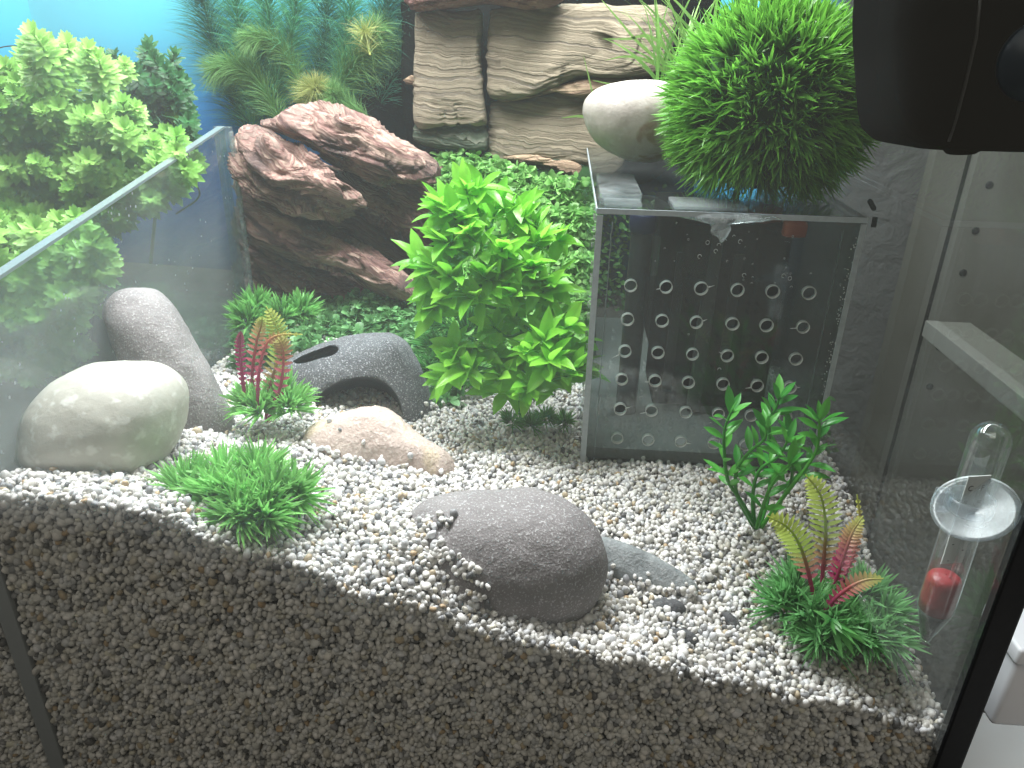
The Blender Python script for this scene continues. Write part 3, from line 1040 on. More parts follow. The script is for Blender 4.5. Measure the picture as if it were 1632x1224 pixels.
# burrs and scratches left by the drill
bur = []
for x, z in holes:
    if rng.random() < 0.4:
        a = rng.choice([rng.uniform(-0.5, 0.6), rng.uniform(2.6, 3.8)])
        L = rng.uniform(0.002, 0.006)
        p = [(x + cos(a) * q, BY0 - 0.0006, z + sin(a) * q) for q in (0.0042, 0.0042 + L * .5, 0.0042 + L)]
        bur.append(tube(p, [0.0005, 0.00025, 0.00012], 4))
V, F = join(bur)
part('drill_scratches', V, F, M['acrylic_rim'], fpan, kind='stuff')
V, F = box(BX0, BX0 + TH, BY0 + TH + 0.001, BY1, BZ0, BZ1 - TH - 0.0005)
part('left_panel', V, F, M['acrylic'], fb, smooth=False)
V, F = box(BX1 - TH, BX1, BY0 + TH + 0.001, BY1, BZ0, BZ1 - TH - 0.0005)
part('right_panel', V, F, M['acrylic'], fb, smooth=False)
V, F = box(BX0 + 0.0002, BX1 - 0.0002, BY0 + 0.0003, BY1, BZ1 - TH, BZ1)
part('top_panel', V, F, M['acrylic'], fb, smooth=False)
V, F = box(BX0 + TH + .0003, BX1 - TH - .0003, BY0 + TH + .0003, BY1, -0.292, -0.283)
part('bottom_panel', V, F, plain('hazy_grey_acrylic', (0.20, 0.205, 0.20, 1), 0.5, 0.3), fb, smooth=False)  # pale grey floor added to imitate the haze low in the box
# sawn edges
e = 0.0004
for nm, b in (('panel_edge', (BX0 - e, BX0 + 0.0038, BY0 - 0.0012, BY0 - 0.0004, BZ0, BZ1 - TH - 0.0008)),
              ('panel_edge', (BX1 - 0.0032, BX1 + e, BY0 - 0.0012, BY0 - 0.0004, BZ0, BZ1 - TH - 0.0008)),
              ('panel_edge', (BX0 - e, BX1 + e, BY0 - 0.0011, BY0 - 0.0001, BZ1 - TH + 0.0002, BZ1 - 0.0003)),
              ('panel_edge', (BX0 - 0.0009, BX0 - 0.0001, BY0, BY1, BZ1 - TH + 0.0005, BZ1 - 0.0006)),
              ('panel_edge', (BX1 + 0.0001, BX1 + 0.0009, BY0, BY1, BZ1 - TH + 0.0005, BZ1 - 0.0006))):
    V, F = box(*b)
    part(nm, V, F, M['acrylic_edge'], fb, smooth=False)
# glue beads down the corners
for bx, s_ in ((BX0 + 0.0105, 1), (BX1 - 0.0115, -1)):
    pts_ = [(bx + 0.0009 * noise.noise(Vector((k * 0.7, s_, 0))), BY0 + TH + 0.0006, BZ1 - 0.01 - k * 0.0045) for k in range(44)]
    V, F = tube(pts_, [0.00035 + 0.0003 * abs(noise.noise(Vector((k * 1.3, 5, s_)))) for k in range(44)], 5)
    part('glue_bead', V, F, M['acrylic_edge'], fb)
for k in range(70):
    pass
pv = []
for k in range(60):
    z = rng.uniform(BZ0 + 0.03, BZ1 - 0.01)
    y = BY0 + 0.012 + (z - BZ0) * 0.02 + rng.choice([0, 0.012, 0.028]) + rng.uniform(-0.002, 0.002)
    h = rng.uniform(0.001, 0.004)
    pv.append(box(BX0 - 0.0007, BX0 - 0.0002, y, y + 0.0008, z, z + h))
for k in range(110):
    z = rng.uniform(BZ0 + 0.06, BZ1 - 0.01)
    xq = BX1 - 0.005 + rng.gauss(0, .0016)
    pv.append(box(xq, xq + rng.uniform(0.0003, 0.0008), BY0 - 0.0016, BY0 - 0.0014, z, z + rng.uniform(0.0003, 0.0009)))
V, F = join(pv)
part('glue_flecks', V, F, M['acrylic_rim'], fb, kind='stuff', smooth=False)


def rbox_plate(cx, cy, sx, sy, z, th, r, n=6):
    pl = []
    for q, (ax, ay) in enumerate(((1, 1), (-1, 1), (-1, -1), (1, -1))):
        for k in range(n + 1):
            a = q * pi / 2 + k / n * pi / 2
            pl.append((cx + ax * (sx - r) + r * cos(a), cy + ay * (sy - r) + r * sin(a)))
    m = len(pl)
    V = [(x, y, z) for x, y in pl] + [(x, y, z + th) for x, y in pl]
    F = [tuple(range(m))[::-1], tuple(range(m, 2 * m))] + [(k, (k + 1) % m, m + (k + 1) % m, m + k) for k in range(m)]
    return np.array(V), F


V, F = rbox_plate(0.041, 0.572, 0.0145, 0.045, BZ1 + 0.0006, 0.003, 0.006)
part('clear_tab', V, F, M['clip'], fb, smooth=False)
V, F = rbox_plate(0.041, 0.515, 0.0125, 0.012, BZ1 + 0.0004, 0.0012, 0.004)
part('clear_tab', V, F, M['clip'], fb, smooth=False)
V, F = rbox_plate(0.098, 0.52, 0.024, 0.017, BZ1 + 0.0004, 0.0015, 0.002)
part('clear_tab', V, F, M['clip'], fb, smooth=False)
# lump of silicone hanging under the front edge
V, F = inflate([(1072, 343), (1100, 340), (1150, 341), (1200, 342), (1246, 345), (1240, 352), (1200, 351), (1166, 354), (1164, 368), (1156, 380), (1149, 388), (1143, 378), (1133, 372), (1131, 356), (1100, 352), (1082, 348)], BY0 - 0.003, 0.0035, 2.2, 4, lambda p: 0.0010 * nz(p, 150, 3))
part('silicone_lump', V, F, M['silicone'], fb)
# bubbles clinging to the front panel
bub = []
for k in range(46):
    if k < 26:
        px, py = rng.gauss(1110, 110), rng.gauss(395, 32)
    else:
        px, py = rng.gauss(1240, 50), rng.gauss(440, 18)
    if k > 38:
        px, py = rng.uniform(980, 1300), rng.uniform(500, 700)
    p = at(px, py, Y=BY0 - 0.0006)
    if not (BX0 + 0.01 < p.x < BX1 - 0.006 and p.z < BZ1 - 0.008):
        continue
    r = rng.choice([0.0004, 0.0005, 0.0006, 0.0008, 0.0012])
    c = [(p.x + r * cos(a), p.y, p.z + r * sin(a) * 1.1) for a in np.linspace(0, 2 * pi * rng.choice([0.55, 0.8, 1]), 13)]
    bub.append(tube(c, r * 0.16, 4))
V, F = join(bub)
part('air_bubbles', V, F, M['acrylic_rim'], fpan, kind='stuff')

# what stands inside the box
def cyl(cx, cy, z0, z1, r, n=28, bev=0.1):
    h = z1 - z0
    prof = [(0, z0), (r * (1 - bev), z0), (r, z0 + r * bev), (r, z1 - r * bev), (r * (1 - bev), z1), (0, z1)]
    return lathe(prof, (cx, cy, 0), n)


def lathe(prof, c, n=28):
    V, F = [], []
    for r, z in prof:
        for k in range(n):
            a = 2 * pi * k / n
            V.append((c[0] + r * cos(a), c[1] + r * sin(a), c[2] + z))
    for i in range(len(prof) - 1):
        for k in range(n):
            F.append((i * n + k, i * n + (k + 1) % n, (i + 1) * n + (k + 1) % n, (i + 1) * n + k))
    return np.array(V), F


pump = thing('filter_pump', (0.125, 0.60, -0.29), 'black filter pump with an orange knob inside the clear drilled box', 'filter pump')
V, F = box(0.085, 0.180, 0.585, 0.65, -0.285, -0.128, 0.006)
part('housing', V, F, M['black_plastic'], pump)
for k in range(4):
    V, F = box(0.092 + k * 0.022, 0.100 + k * 0.022, 0.5825, 0.5845, -0.27, -0.15, 0.0006)
    part('housing_rib', V, F, M['dark_plastic'], pump, smooth=False)
V, F = cyl(0.160, 0.605, -0.1285, -0.112, 0.0125)
part('knob', V, F, M['orange'], pump)
V, F = box(0.150, 0.172, 0.566, 0.582, -0.26, -0.127, 0.004)
part('front_tower', V, F, M['black_plastic'], pump)
V, F = box(0.1500, 0.1655, 0.512, 0.522, -0.1195, -0.1085, 0.003)
part('knob_face', V, F, M['orange'], pump)
V, F = tube([(0.158, 0.520, -0.116), (0.158, 0.560, -0.122), (0.158, 0.590, -0.130)], 0.003, 10)
part('knob_arm', V, F, M['black_plastic'], pump)
V, F = tube([(0.103, 0.566, -0.125), (0.103, 0.564, -0.15), (0.104, 0.562, -0.19)], [0.011, 0.010, 0.006], 16)
part('spout', V, F, M['black_plastic'], pump)
V, F = box(0.112, 0.123, 0.566, 0.574, -0.28, -0.13, 0.002)
part('bracket', V, F, M['pump_grey'], pump)
ht = thing('heater_rod', (0.062, 0.57, -0.30), 'dark rod with a navy cap standing left of the pump in the clear box', 'heater')
V, F = cyl(0.062, 0.57, -0.30, -0.132, 0.0085)
part('rod', V, F, M['dark_plastic'], ht)
V, F = cyl(0.062, 0.57, -0.1318, -0.118, 0.0105)
part('cap', V, F, M['blue_plastic'], ht)
V, F = box(0.071, 0.076, 0.566, 0.574, -0.165, -0.135, 0.001)
part('clip', V, F, M['clip'], ht)
V, F = box(0.095, 0.186, 0.68, 0.79, -0.285, -0.14, 0.006)
single('filter_sponge', V, F, plain('black_foam', (0.008, 0.009, 0.009, 1), 0.95, 0.1, 0.4, 400, 0.8), 'black filter foam block at the back of the clear box', 'filter foam')

# ------------------------------------------------------------------ plants
G = {}
G['bright'] = leafmat('bright_green_leaf', (0.14, 0.50, 0.035, 1), (0.36, 0.76, 0.09, 1), 0.28, 0.5)
G['sprig'] = leafmat('deep_green_leaf', (0.03, 0.26, 0.035, 1), (0.12, 0.46, 0.06, 1), 0.32, 0.35)
G['bush'] = leafmat('lime_leaf', (0.18, 0.44, 0.07, 1), (0.38, 0.65, 0.17, 1), 0.42, 0.25)
G['darkbush'] = leafmat('dark_green_leaf', (0.02, 0.10, 0.03, 1), (0.055, 0.20, 0.06, 1), 0.42, 0.2)
G['stem'] = plain('green_stem', (0.06, 0.30, 0.04, 1), 0.4, 0.4)
G['stemdark'] = plain('dark_stem', (0.02, 0.09, 0.025, 1), 0.5, 0.4)
G['blade'] = leafmat('green_blades', (0.05, 0.2, 0.04, 1), (0.2, 0.5, 0.1, 1), 0.36, 0.45, attr=True)
G['core'] = plain('dark_green_core', (0.015, 0.05, 0.012, 1), 0.8, 0.1)


def leafgeo(L, Wd, curl=0.25, fold=0.25, nl=6, shape=0.85, blunt=0.85):
    """pointed leaf along +X with a folded midrib and a curling tip"""
    V, F = [], []
    for i in range(nl + 1):
        s_ = i / nl
        w = Wd * 0.5 * (sin(pi * (0.04 + 0.955 * s_) ** shape) ** blunt)
        x = L * s_
        z = -curl * L * s_ ** 2
        V += [(x, -w, z + fold * w), (x, -w * 0.5, z + fold * w * .62), (x, 0, z), (x, w * 0.5, z + fold * w * .62), (x, w, z + fold * w)]
    for i in range(nl):
        for k in range(4):
            F.append((i * 5 + k, (i + 1) * 5 + k, (i + 1) * 5 + k + 1, i * 5 + k + 1))
    return np.array(V), F


def place(me, name, root, p, d, up=(0, 0, 1), roll=0.0, sc=1.0, par=None):
    o = bpy.data.objects.new(name, me)
    COL.objects.link(o)
    o.parent = par or root
    o.location = Vector(p) - root.location
    o.rotation_euler = frame(d, up, roll).to_euler()
    o.scale = (sc, sc, sc)
    return o


# --- tall broad-leaved plant beside the box
LM = [mesh('leaf', *leafgeo(0.0240, 0.0102, c, f, 6), True, (G['bright'],)) for c, f in ((0.12, 0.35), (0.3, 0.25), (0.02, 0.5), (0.45, 0.3))]
gp = thing('broad_leaf_plant', at(830, 690, Y=0.545), 'tall bright green plastic plant with glossy pointed leaves left of the clear box', 'plant')
base = Vector(at(832, 690, Y=0.545))
heads = [(742, 300, .55, 9), (700, 330, .54, 8), (790, 330, .57, 8), (835, 345, .57, 8), (865, 380, .56, 7), (708, 385, .53, 8), (745, 372, .53, 9), (800, 395, .54, 8), (692, 425, .53, 8), (715, 440, .52, 9),
         (770, 440, .53, 8), (850, 425, .54, 7), (708, 470, .52, 7), (755, 475, .52, 8), (820, 470, .53, 8), (870, 460, .54, 5), (785, 520, .53, 7), (860, 525, .54, 6), (910, 520, .52, 5),
         (740, 590, .50, 9), (775, 560, .52, 8), (840, 565, .51, 8), (880, 575, .50, 8), (905, 600, .505, 6), (728, 575, .51, 6), (845, 620, .505, 5), (795, 600, .51, 6)]
trunk = smooth_line([base[:], at(828, 600, Y=0.545)[:], at(835, 540, Y=0.55)[:], at(810, 470, Y=0.55)[:], at(790, 400, Y=0.555)[:], at(760, 330, Y=0.555)[:]], 6)
V, F = tube(trunk, np.linspace(0.0022, 0.0012, len(trunk)), 7)
part('main_stem', V, F, G['stem'], gp)
for hx, hy, Y, nlv in heads:
    c = Vector(at(hx, hy, Y=Y))
    j = min(range(len(trunk)), key=lambda q: (Vector(trunk[q]) - c).length + max(0, trunk[q][2] - c.z + 0.01) * 4)
    s0 = Vector(trunk[j])
    mid = (s0 + c) / 2 + Vector((0, 0, -0.006))
    sl = smooth_line([s0[:], mid[:], c[:]], 5)
    V, F = tube(sl, np.linspace(0.0013, 0.0008, len(sl)), 6)
    so = part('side_stem', V, F, G['stem'], gp)
    outd = (c - s0)
    outd = (outd.normalized() if outd.length > 0.004 else Vector((0, -1, 0.3))) * 0.7 + Vector((0, -0.45, 0.35))
    outd.normalize()
    a0 = rng.uniform(0, 6.28)
    m = frame(outd)
    nlv += 3
    for k in range(nlv):
        a = a0 + k * 2.4
        spread = 0.25 + 1.1 * (k / nlv) + rng.uniform(-.3, .3)
        d = m @ Vector((cos(spread), sin(spread) * cos(a), sin(spread) * sin(a)))
        d = d + Vector((0, 0, 0.15))
        place(rng.choice(LM), 'leaf', gp, c - outd * (0.016 * (k / nlv)), d, (0, -0.5, 1), rng.uniform(-.7, .7), rng.uniform(0.6, 1.1), so)

inner = []
for hx, hy, Y, nlv in heads:
    for rep in range(2):
        c = Vector(at(hx + rng.uniform(-34, 34), hy + rng.uniform(-26, 34), Y=Y + rng.uniform(0.004, 0.022)))
        for k in range(7):
            d = Vector((rng.gauss(0, .8), rng.gauss(-0.5, .5), rng.gauss(0.35, .6)))
            lv, lf = leafgeo(0.026 * rng.uniform(.7, 1.1), 0.0105, rng.uniform(0, .4), 0.3, 5)
            inner.append((lv @ np.array(frame(d, (0, -.5, 1), rng.uniform(-.7, .7))).T + np.array(c), lf))
V, F = join(inner)
part('inner_leaves', V, F, G['bright'], gp, kind='stuff')

# --- small sprig plant on the right
SL = [mesh('leaf', *leafgeo(0.0165, 0.0052, c, 0.3, 5, 1.1), True, (G['sprig'],)) for c in (0.1, 0.35, 0.0)]
sp = thing('sprig_plant', at(1212, 838, Y=0.425), 'small green plastic sprig plant with branching stems in front of the drilled box', 'plant')
stems = [[(1205, 840, .425), (1182, 800, .42), (1160, 765, .42), (1154, 715, .42), (1156, 680, .42), (1168, 652, .42)],
         [(1200, 838, .43), (1175, 790, .425), (1174, 750, .42), (1195, 720, .418), (1218, 700, .415), (1222, 676, .415)],
         [(1203, 842, .43), (1200, 790, .43), (1210, 750, .43), (1240, 728, .425), (1256, 702, .42)],
         [(1210, 842, .43), (1225, 790, .44), (1228, 730, .445), (1226, 672, .445), (1236, 652, .445), (1243, 632, .445)],
         [(1212, 842, .43), (1250, 790, .43), (1285, 745, .43), (1302, 715, .43), (1306, 680, .43), (1305, 668, .43)],
         [(1218, 842, .44), (1245, 800, .45), (1262, 760, .45), (1262, 700, .45), (1258, 690, .45)],
         [(1206, 842, .42), (1215, 810, .415), (1232, 770, .41), (1268, 730, .41)]]
for st in stems:
    pl = smooth_line([at(x, y, Y=Y)[:] for x, y, Y in st], 7)
    V, F = tube(pl, np.linspace(0.0015, 0.0007, len(pl)), 6)
    so = part('stem', V, F, G['sprig'], sp)
    n_ = len(pl)
    for q in range(int(n_ * 0.34), n_, 3):
        tdir = Vector(pl[min(q + 1, n_ - 1)] - pl[q - 1]).normalized()
        a0 = rng.uniform(0, 6.28)
        m = frame(tdir)
        for k in range(2 if q < n_ - 3 else 4):
            a = a0 + k * pi + rng.uniform(-.3, .3) if q < n_ - 3 else a0 + k * 1.6
            sd = 0.9 if q < n_ - 3 else 0.5
            d = m @ Vector((cos(sd), sin(sd) * cos(a), sin(sd) * sin(a)))
            place(rng.choice(SL), 'leaf', sp, pl[q], d, (0, -0.4, 1), rng.uniform(-.4, .4), rng.uniform(0.75, 1.15), so)


# --- leafy bushes behind the divider
def sprig_mesh(whorls, per, L, Wd, matl, stem_len, seed, nl=3):
    r_ = random.Random(seed)
    parts = []
    for w in range(whorls):
        f = w / max(1, whorls - 1)
        x = stem_len * (0.25 + 0.75 * f)
        sc = 1.0 - 0.28 * f
        op = 1.3 - 0.75 * f
        for k in range(per):
            a = 2 * pi * (k + 0.5 * (w % 2)) / per + r_.uniform(-.2, .2)
            V, F = leafgeo(L * sc * r_.uniform(.85, 1.1), Wd * sc, 0.18, 0.2, nl, 1.6, 0.5)
            o_ = op + r_.uniform(-.15, .15)
            d = Vector((cos(o_), sin(o_) * cos(a), sin(o_) * sin(a)))
            m = np.array(frame(d, (1, 0, 0)))
            parts.append((V @ m.T + np.array((x, 0, 0)), F))
    parts.append(tube([(0, 0, 0), (stem_len * .5, 0, 0.0006), (stem_len, 0, 0)], [0.0012, 0.001, 0.0007], 5))
    V, F = join(parts)
    return mesh('leaf_sprig', V, F, True, (matl,))


def bush(name, spots, meshes, label, cat, stemmat, base_px, sc=1.0, jitter=0.4, group=None, up=0.7):
    root = thing(name, base_px, label, cat, group)
    for i, (p, d) in enumerate(spots):
        place(meshes[i % len(meshes)], 'leaf_sprig', root, p, d, (0, -0.3, 1), rng.uniform(0, 6.28), sc * rng.uniform(0.8, 1.2))
    return root


BM = [sprig_mesh(5, 10, 0.0118, 0.0054, G['bush'], 0.021, k) for k in range(4)]
DM = [sprig_mesh(5, 6, 0.0125, 0.0052, G['darkbush'], 0.026, 20 + k) for k in range(3)]


def fill(poly_px, n_, Y0, Y1, centre, view=0.5, up=0.5):
    """spots spread through a crown seen inside an outline; sprigs point outward, upward and to the open side"""
    out = []
    xs_, ys_ = [p[0] for p in poly_px], [p[1] for p in poly_px]
    kept = []
    tries = 0
    while len(out) < n_ and tries < 20000:
        tries += 1
        x, y = rng.uniform(min(xs_), max(xs_)), rng.uniform(min(ys_), max(ys_))
        ins = False
        j = len(poly_px) - 1
        for i in range(len(poly_px)):
            if (ys_[i] > y) != (ys_[j] > y) and x < (xs_[j] - xs_[i]) * (y - ys_[i]) / (ys_[j] - ys_[i]) + xs_[i]:
                ins = not ins
            j = i
        if not ins:
            continue
        fY = rng.random() ** 1.3
        mind = 13.5
        if any((x - a) ** 2 + (y - b) ** 2 + ((fY - c) * 60) ** 2 < mind ** 2 for a, b, c in kept):
            continue
        kept.append((x, y, fY))
        yy = Y0 + (Y1 - Y0) * fY
        # nearer to the viewer when lower in the picture
        p = Vector(at(x, y, Y=yy))
        d = (p - centre).normalized() * 0.7 + Vector((0.1, -view, up)) + Vector((rng.uniform(-.4, .4), rng.uniform(-.3, .3), rng.uniform(-.3, .4)))
        out.append((p, d.normalized()))
    return out


pol = [(-30, 180), (15, 130), (50, 108), (90, 100), (140, 112), (180, 140), (205, 175), (225, 200), (240, 240), (300, 250), (310, 290), (250, 330), (200, 360), (150, 400), (90, 420), (-30, 420)]
sp1 = fill(pol, 215, 0.60, 0.70, Vector(at(90, 300, Y=0.72)))
pol = [(-30, 360), (60, 380), (130, 370), (170, 400), (165, 440), (145, 480), (130, 540), (100, 580), (40, 600), (-30, 600)]
sp1 += fill(pol, 95, 0.50, 0.58, Vector(at(40, 480, Y=0.62)))
bush('lime_bush', sp1[:300], BM, 'large lime green leafy plant filling the space beyond the divider pane', 'plant', None, at(60, 640, Y=0.6), 1.12)
pol = [(190, 120), (215, 98), (250, 108), (275, 130), (298, 140), (310, 175), (312, 225), (290, 255), (240, 290), (225, 240), (200, 190), (170, 150)]
spd = fill(pol, 90, 0.70, 0.76, Vector(at(235, 220, Y=0.78)))
dbr = bush('dark_bush', spd[:72], DM, 'dark green leafy plant with curling stems at the right of the lime bush', 'plant', None, at(240, 420, Y=0.74))
for i, (p, d) in enumerate(spd[72:]):
    place(BM[i % 4], 'leaf_sprig', dbr, p + Vector((0, -0.03, 0)), d, (0, -0.3, 1), rng.uniform(0, 6), 0.9)['label'] = 'lime green young sprig'
for k in range(9):
    x, y = rng.uniform(195, 290), rng.uniform(160, 260)
    pl = smooth_line([at(x, y, Y=.69)[:], at(x + rng.uniform(10, 40), y + rng.uniform(10, 40), Y=.685)[:], at(x + rng.uniform(-10, 30), y + rng.uniform(50, 90), Y=.69)[:], at(x - rng.uniform(0, 30), y + rng.uniform(80, 120), Y=.70)[:]], 6)
    V, F = tube(pl, 0.0009, 5)
    part('curling_stem', V, F, G['stemdark'], dbr)
# the stems that carry both bushes
V, F = join([tube(smooth_line([at(bx, 640, Y=0.62)[:], at(bx + 15, 450, Y=0.66)[:], at(bx + rng.uniform(-30, 60), 230, Y=0.69)[:]], 5), 0.0018, 5) for bx in (20, 60, 100, 140, -20)])
lb = bpy.data.objects['lime_bush']
part('stems', V, F, G['stemdark'], lb)
IM = sprig_mesh(4, 7, 0.015, 0.0068, G['bush'], 0.03, 77, 2)
iv = np.array([v.co[:] for v in IM.vertices])
ifc = [tuple(p.vertices) for p in IM.polygons]
deep = fill([(-30, 190), (20, 140), (90, 115), (150, 130), (205, 185), (232, 240), (300, 255), (300, 290), (200, 350), (90, 420), (-30, 420)], 150, 0.69, 0.75, Vector(at(90, 300, Y=0.82)))
deep += fill([(-30, 360), (60, 380), (170, 390), (165, 470), (120, 590), (-30, 610)], 60, 0.57, 0.62, Vector(at(40, 480, Y=0.7)))
V, F = join([(iv @ np.array(frame(d, (0, -.3, 1), rng.uniform(0, 6))).T + np.array(p), ifc) for p, d in deep])
part('inner_foliage', V, F, G['bush'], lb, kind='stuff')
bpy.data.meshes.remove(IM)
V, F = tube(smooth_line([at(240, 420, Y=0.74)[:], at(250, 300, Y=0.74)[:], at(245, 180, Y=0.74)[:]], 6), 0.0018, 6)
part('main_stem', V, F, G['stemdark'], dbr)


# --- spiky tufts and ball
def spiky(root_c, dirs, starts, per, L, Wd, spread, c0, c1, droop=0.1):
    """sprigs of stiff pointed blades: `per` blades fan out from every start"""
    N = len(dirs)
    D = np.repeat(dirs, per, axis=0) + nr.normal(size=(N * per, 3)) * spread
    P = np.repeat(starts, per, axis=0) + nr.normal(size=(N * per, 3)) * 0.0006
    L_ = L * nr.uniform(0.6, 1.15, N * per)
    tint = np.repeat(nr.uniform(0.6, 1.25, (N, 1)), per, axis=0)
    return ribbons(P, D, L_, Wd * nr.uniform(.75, 1.2, N * per), droop, 3, np.array(c0[:3]) * tint, np.array(c1[:3]) * tint)


bc = Vector(at(1226, 168, Y=0.565))
bc.z = max(bc.z, -0.101 + 0.052)
ball = thing('grass_ball', (bc.x, bc.y, BZ1), 'round spiky green plastic grass ball sitting on the clear box', 'grass ball')
Vb, Fb = ico(4)
Vb = Vb * np.array((0.058, 0.058, 0.056)) + np.array(bc)
Vb[:, 2] = np.maximum(Vb[:, 2], BZ1 + 0.0015)
part('core', Vb, Fb, G['core'], ball)
N = 820
i_ = np.arange(N) + 0.5
ph = np.arccos(1 - 2 * i_ / N)
th = pi * (1 + 5 ** 0.5) * i_
dirs = np.stack([np.cos(th) * np.sin(ph), np.sin(th) * np.sin(ph), np.cos(ph)], -1) + nr.normal(size=(N, 3)) * 0.04
dirs = dirs[dirs[:, 2] > -0.80]
dirs = dirs / np.linalg.norm(dirs, axis=1)[:, None]
starts = np.array(bc) + dirs * 0.053
dd = dirs.copy() + nr.normal(size=dirs.shape) * 0.26
low = starts[:, 2] < BZ1 + 0.008
starts[low, 2] = BZ1 + 0.004
dd[low, 2] = np.maximum(dd[low, 2], -0.05)
V, F, C = spiky(bc, dd, starts, 11, 0.0255, 0.0021, 0.34, (0.03, 0.13, 0.02), (0.20, 0.52, 0.06), 0.06)
V[:, 2] = np.maximum(V[:, 2], BZ1 + 0.001)
part('grass_blades', V, F, G['blade'], ball, col=C, kind='stuff')


def tuft(root, clumps, c0, c1, n=26, per=9, L=0.024, Wd=0.0022, spread=0.3, droop=0.12):
    items = []
    for (px, py, Y, R, hgt) in clumps:
        c = np.array(at(px, py, Y=Y)[:])
        a = nr.uniform(0, 2 * pi, n)
        el = np.arccos(nr.uniform(0.05, 1.0, n))
        d = np.stack([np.cos(a) * np.sin(el), np.sin(a) * np.sin(el), np.cos(el) * hgt + 0.12], -1)
        items.append(spiky(c, d, c + d * R * 0.25, per, L * (R / 0.02) ** 0.5, Wd, spread, c0, c1, droop))
    V, F, C = stack(items)
    return part('grass_blades', V, F, G['blade'], root, col=C, kind='stuff')


tl = thing('grass_tuft', at(385, 850, Y=0.325), 'low bushy green plastic grass tuft beside the pale stone at the front glass', 'grass tuft')
tuft(tl, [(300, 790, .345, .022, 1), (345, 800, .335, .022, 1), (390, 800, .335, .024, 1.1), (435, 800, .335, .022, 1), (470, 795, .345, .02, 1), (360, 770, .355, .022, 1.1), (410, 765, .355, .022, 1.1), (380, 830, .318, .018, .9), (420, 825, .32, .016, .8)],
     (0.13, 0.46, 0.09), (0.38, 0.80, 0.24), 24, 9, 0.021, 0.0021)


# --- two coloured fern plants
def frond(pl_px, Y0, Y1, wpx, cbase, cmid, ctip, root, pairs=17, start=0.16):
    n_ = len(pl_px)
    ctl = [at(x, y, Y=Y0 + (Y1 - Y0) * i / (n_ - 1)) for i, (x, y) in enumerate(pl_px)]
    pl = smooth_line([c[:] for c in ctl], 10)
    L = len(pl)
    items = []
    V, F = tube(pl, np.linspace(0.0014, 0.0004, L), 5, caps=False)
    F = np.array(F)

    def colr(s_):
        s_ = min(1, max(0, s_))
        s_ = max(0.0, s_ - start * 0.6) / (1 - start * 0.6)
        a, b, f = (cbase, cmid, (s_ / 0.42) ** 1.6) if s_ < 0.42 else (cmid, ctip, (s_ - .42) / .58)
        return np.array(a) * (1 - f) + np.array(b) * f
    C = np.array([colr(k // 5 / (L - 1)) for k in range(len(V))])
    items.append((V, F, C))
    side0 = None
    view = -Vector(ctl[0]).normalized()
    for k in range(pairs):
        s_ = start + (0.93 - start) * k / (pairs - 1)
        q = s_ * (L - 1)
        i0 = min(int(q), L - 2)
        p = pl[i0] + (pl[i0 + 1] - pl[i0]) * (q - i0)
        tg = Vector(pl[i0 + 1] - pl[i0]).normalized()
        sd = tg.cross(view).normalized()
        w = wpx / FOC * Vector(p).length * (sin(pi * min(1, 0.12 + 0.86 * (s_ - start) / (0.97 - start))) ** 0.7 + 0.05)
        for sg in (1, -1):
            d = (sd * sg + tg * 0.42 + view * 0.18).normalized()
            lv, lf = leafgeo(max(w, 0.0015), max(0.0024, min(0.0034, w * 0.19)), 0.12, 0.15, 4, 0.75)
            m = np.array(frame(d, view + tg * 0.2))
            lv = lv @ m.T + p
            items.append((lv, np.array(lf), np.tile(colr(s_ + 0.05), (len(lv), 1))))
    V, F, C = stack(items)
    return part('frond', V, F, G['blade'], root, col=C)


MAG, RED, LIM, YEL = (0.60, 0.03, 0.22), (0.66, 0.16, 0.18), (0.50, 0.66, 0.15), (0.64, 0.72, 0.16)
fl = thing('fern_plant', at(428, 678, Y=0.452), 'purple and yellow plastic fern in a green tuft between the leaning stone and cave', 'fern plant')
frond([(390, 632), (385, 590), (382, 550), (384, 528)], .445, .45, 9, MAG, MAG, (0.30, 0.05, 0.10), fl, 14)
frond([(406, 650), (402, 600), (408, 550), (416, 520), (418, 504)], .455, .46, 14, MAG, RED, LIM, fl, 16)
frond([(424, 668), (432, 610), (446, 560), (440, 520), (424, 488)], .45, .455, 20, MAG, LIM, YEL, fl, 20)
frond([(428, 672), (446, 620), (452, 570), (447, 545), (436, 535)], .442, .445, 15, MAG, RED, LIM, fl, 15)
frond([(412, 660), (412, 600), (424, 550), (445, 534), (482, 533)], .437, .44, 8, MAG, RED, YEL, fl, 13)
tuft(fl, [(398, 650, .45, .018, 1.2), (415, 660, .44, .018, 1.1), (455, 640, .455, .022, 1.3), (462, 655, .445, .018, 1.1)], (0.13, 0.44, 0.09), (0.38, 0.80, 0.24), 22, 8, 0.0185, 0.0020)
fr = thing('fern_plant', at(1322, 1030, Y=0.345), 'yellow green and pink plastic fern in a green tuft near the front right corner', 'fern plant')
frond([(1308, 960), (1312, 900), (1316, 840), (1308, 790), (1284, 756)], .36, .365, 25, MAG, LIM, YEL, fr, 18, 0.22)
frond([(1300, 965), (1288, 910), (1275, 870), (1255, 840), (1222, 822)], .352, .35, 25, MAG, LIM, YEL, fr, 16, 0.2)
frond([(1318, 970), (1335, 915), (1350, 870), (1360, 845), (1376, 822)], .36, .37, 16, MAG, RED, YEL, fr, 16)
frond([(1330, 965), (1345, 920), (1362, 880), (1370, 830), (1366, 788)], .365, .375, 7, MAG, RED, YEL, fr, 16)
frond([(1312, 978), (1330, 955), (1355, 935), (1380, 924), (1408, 922)], .34, .338, 15, MAG, RED, YEL, fr, 13)
frond([(1322, 960), (1330, 910), (1345, 880), (1350, 855)], .372, .38, 12, MAG, MAG, RED, fr, 14)
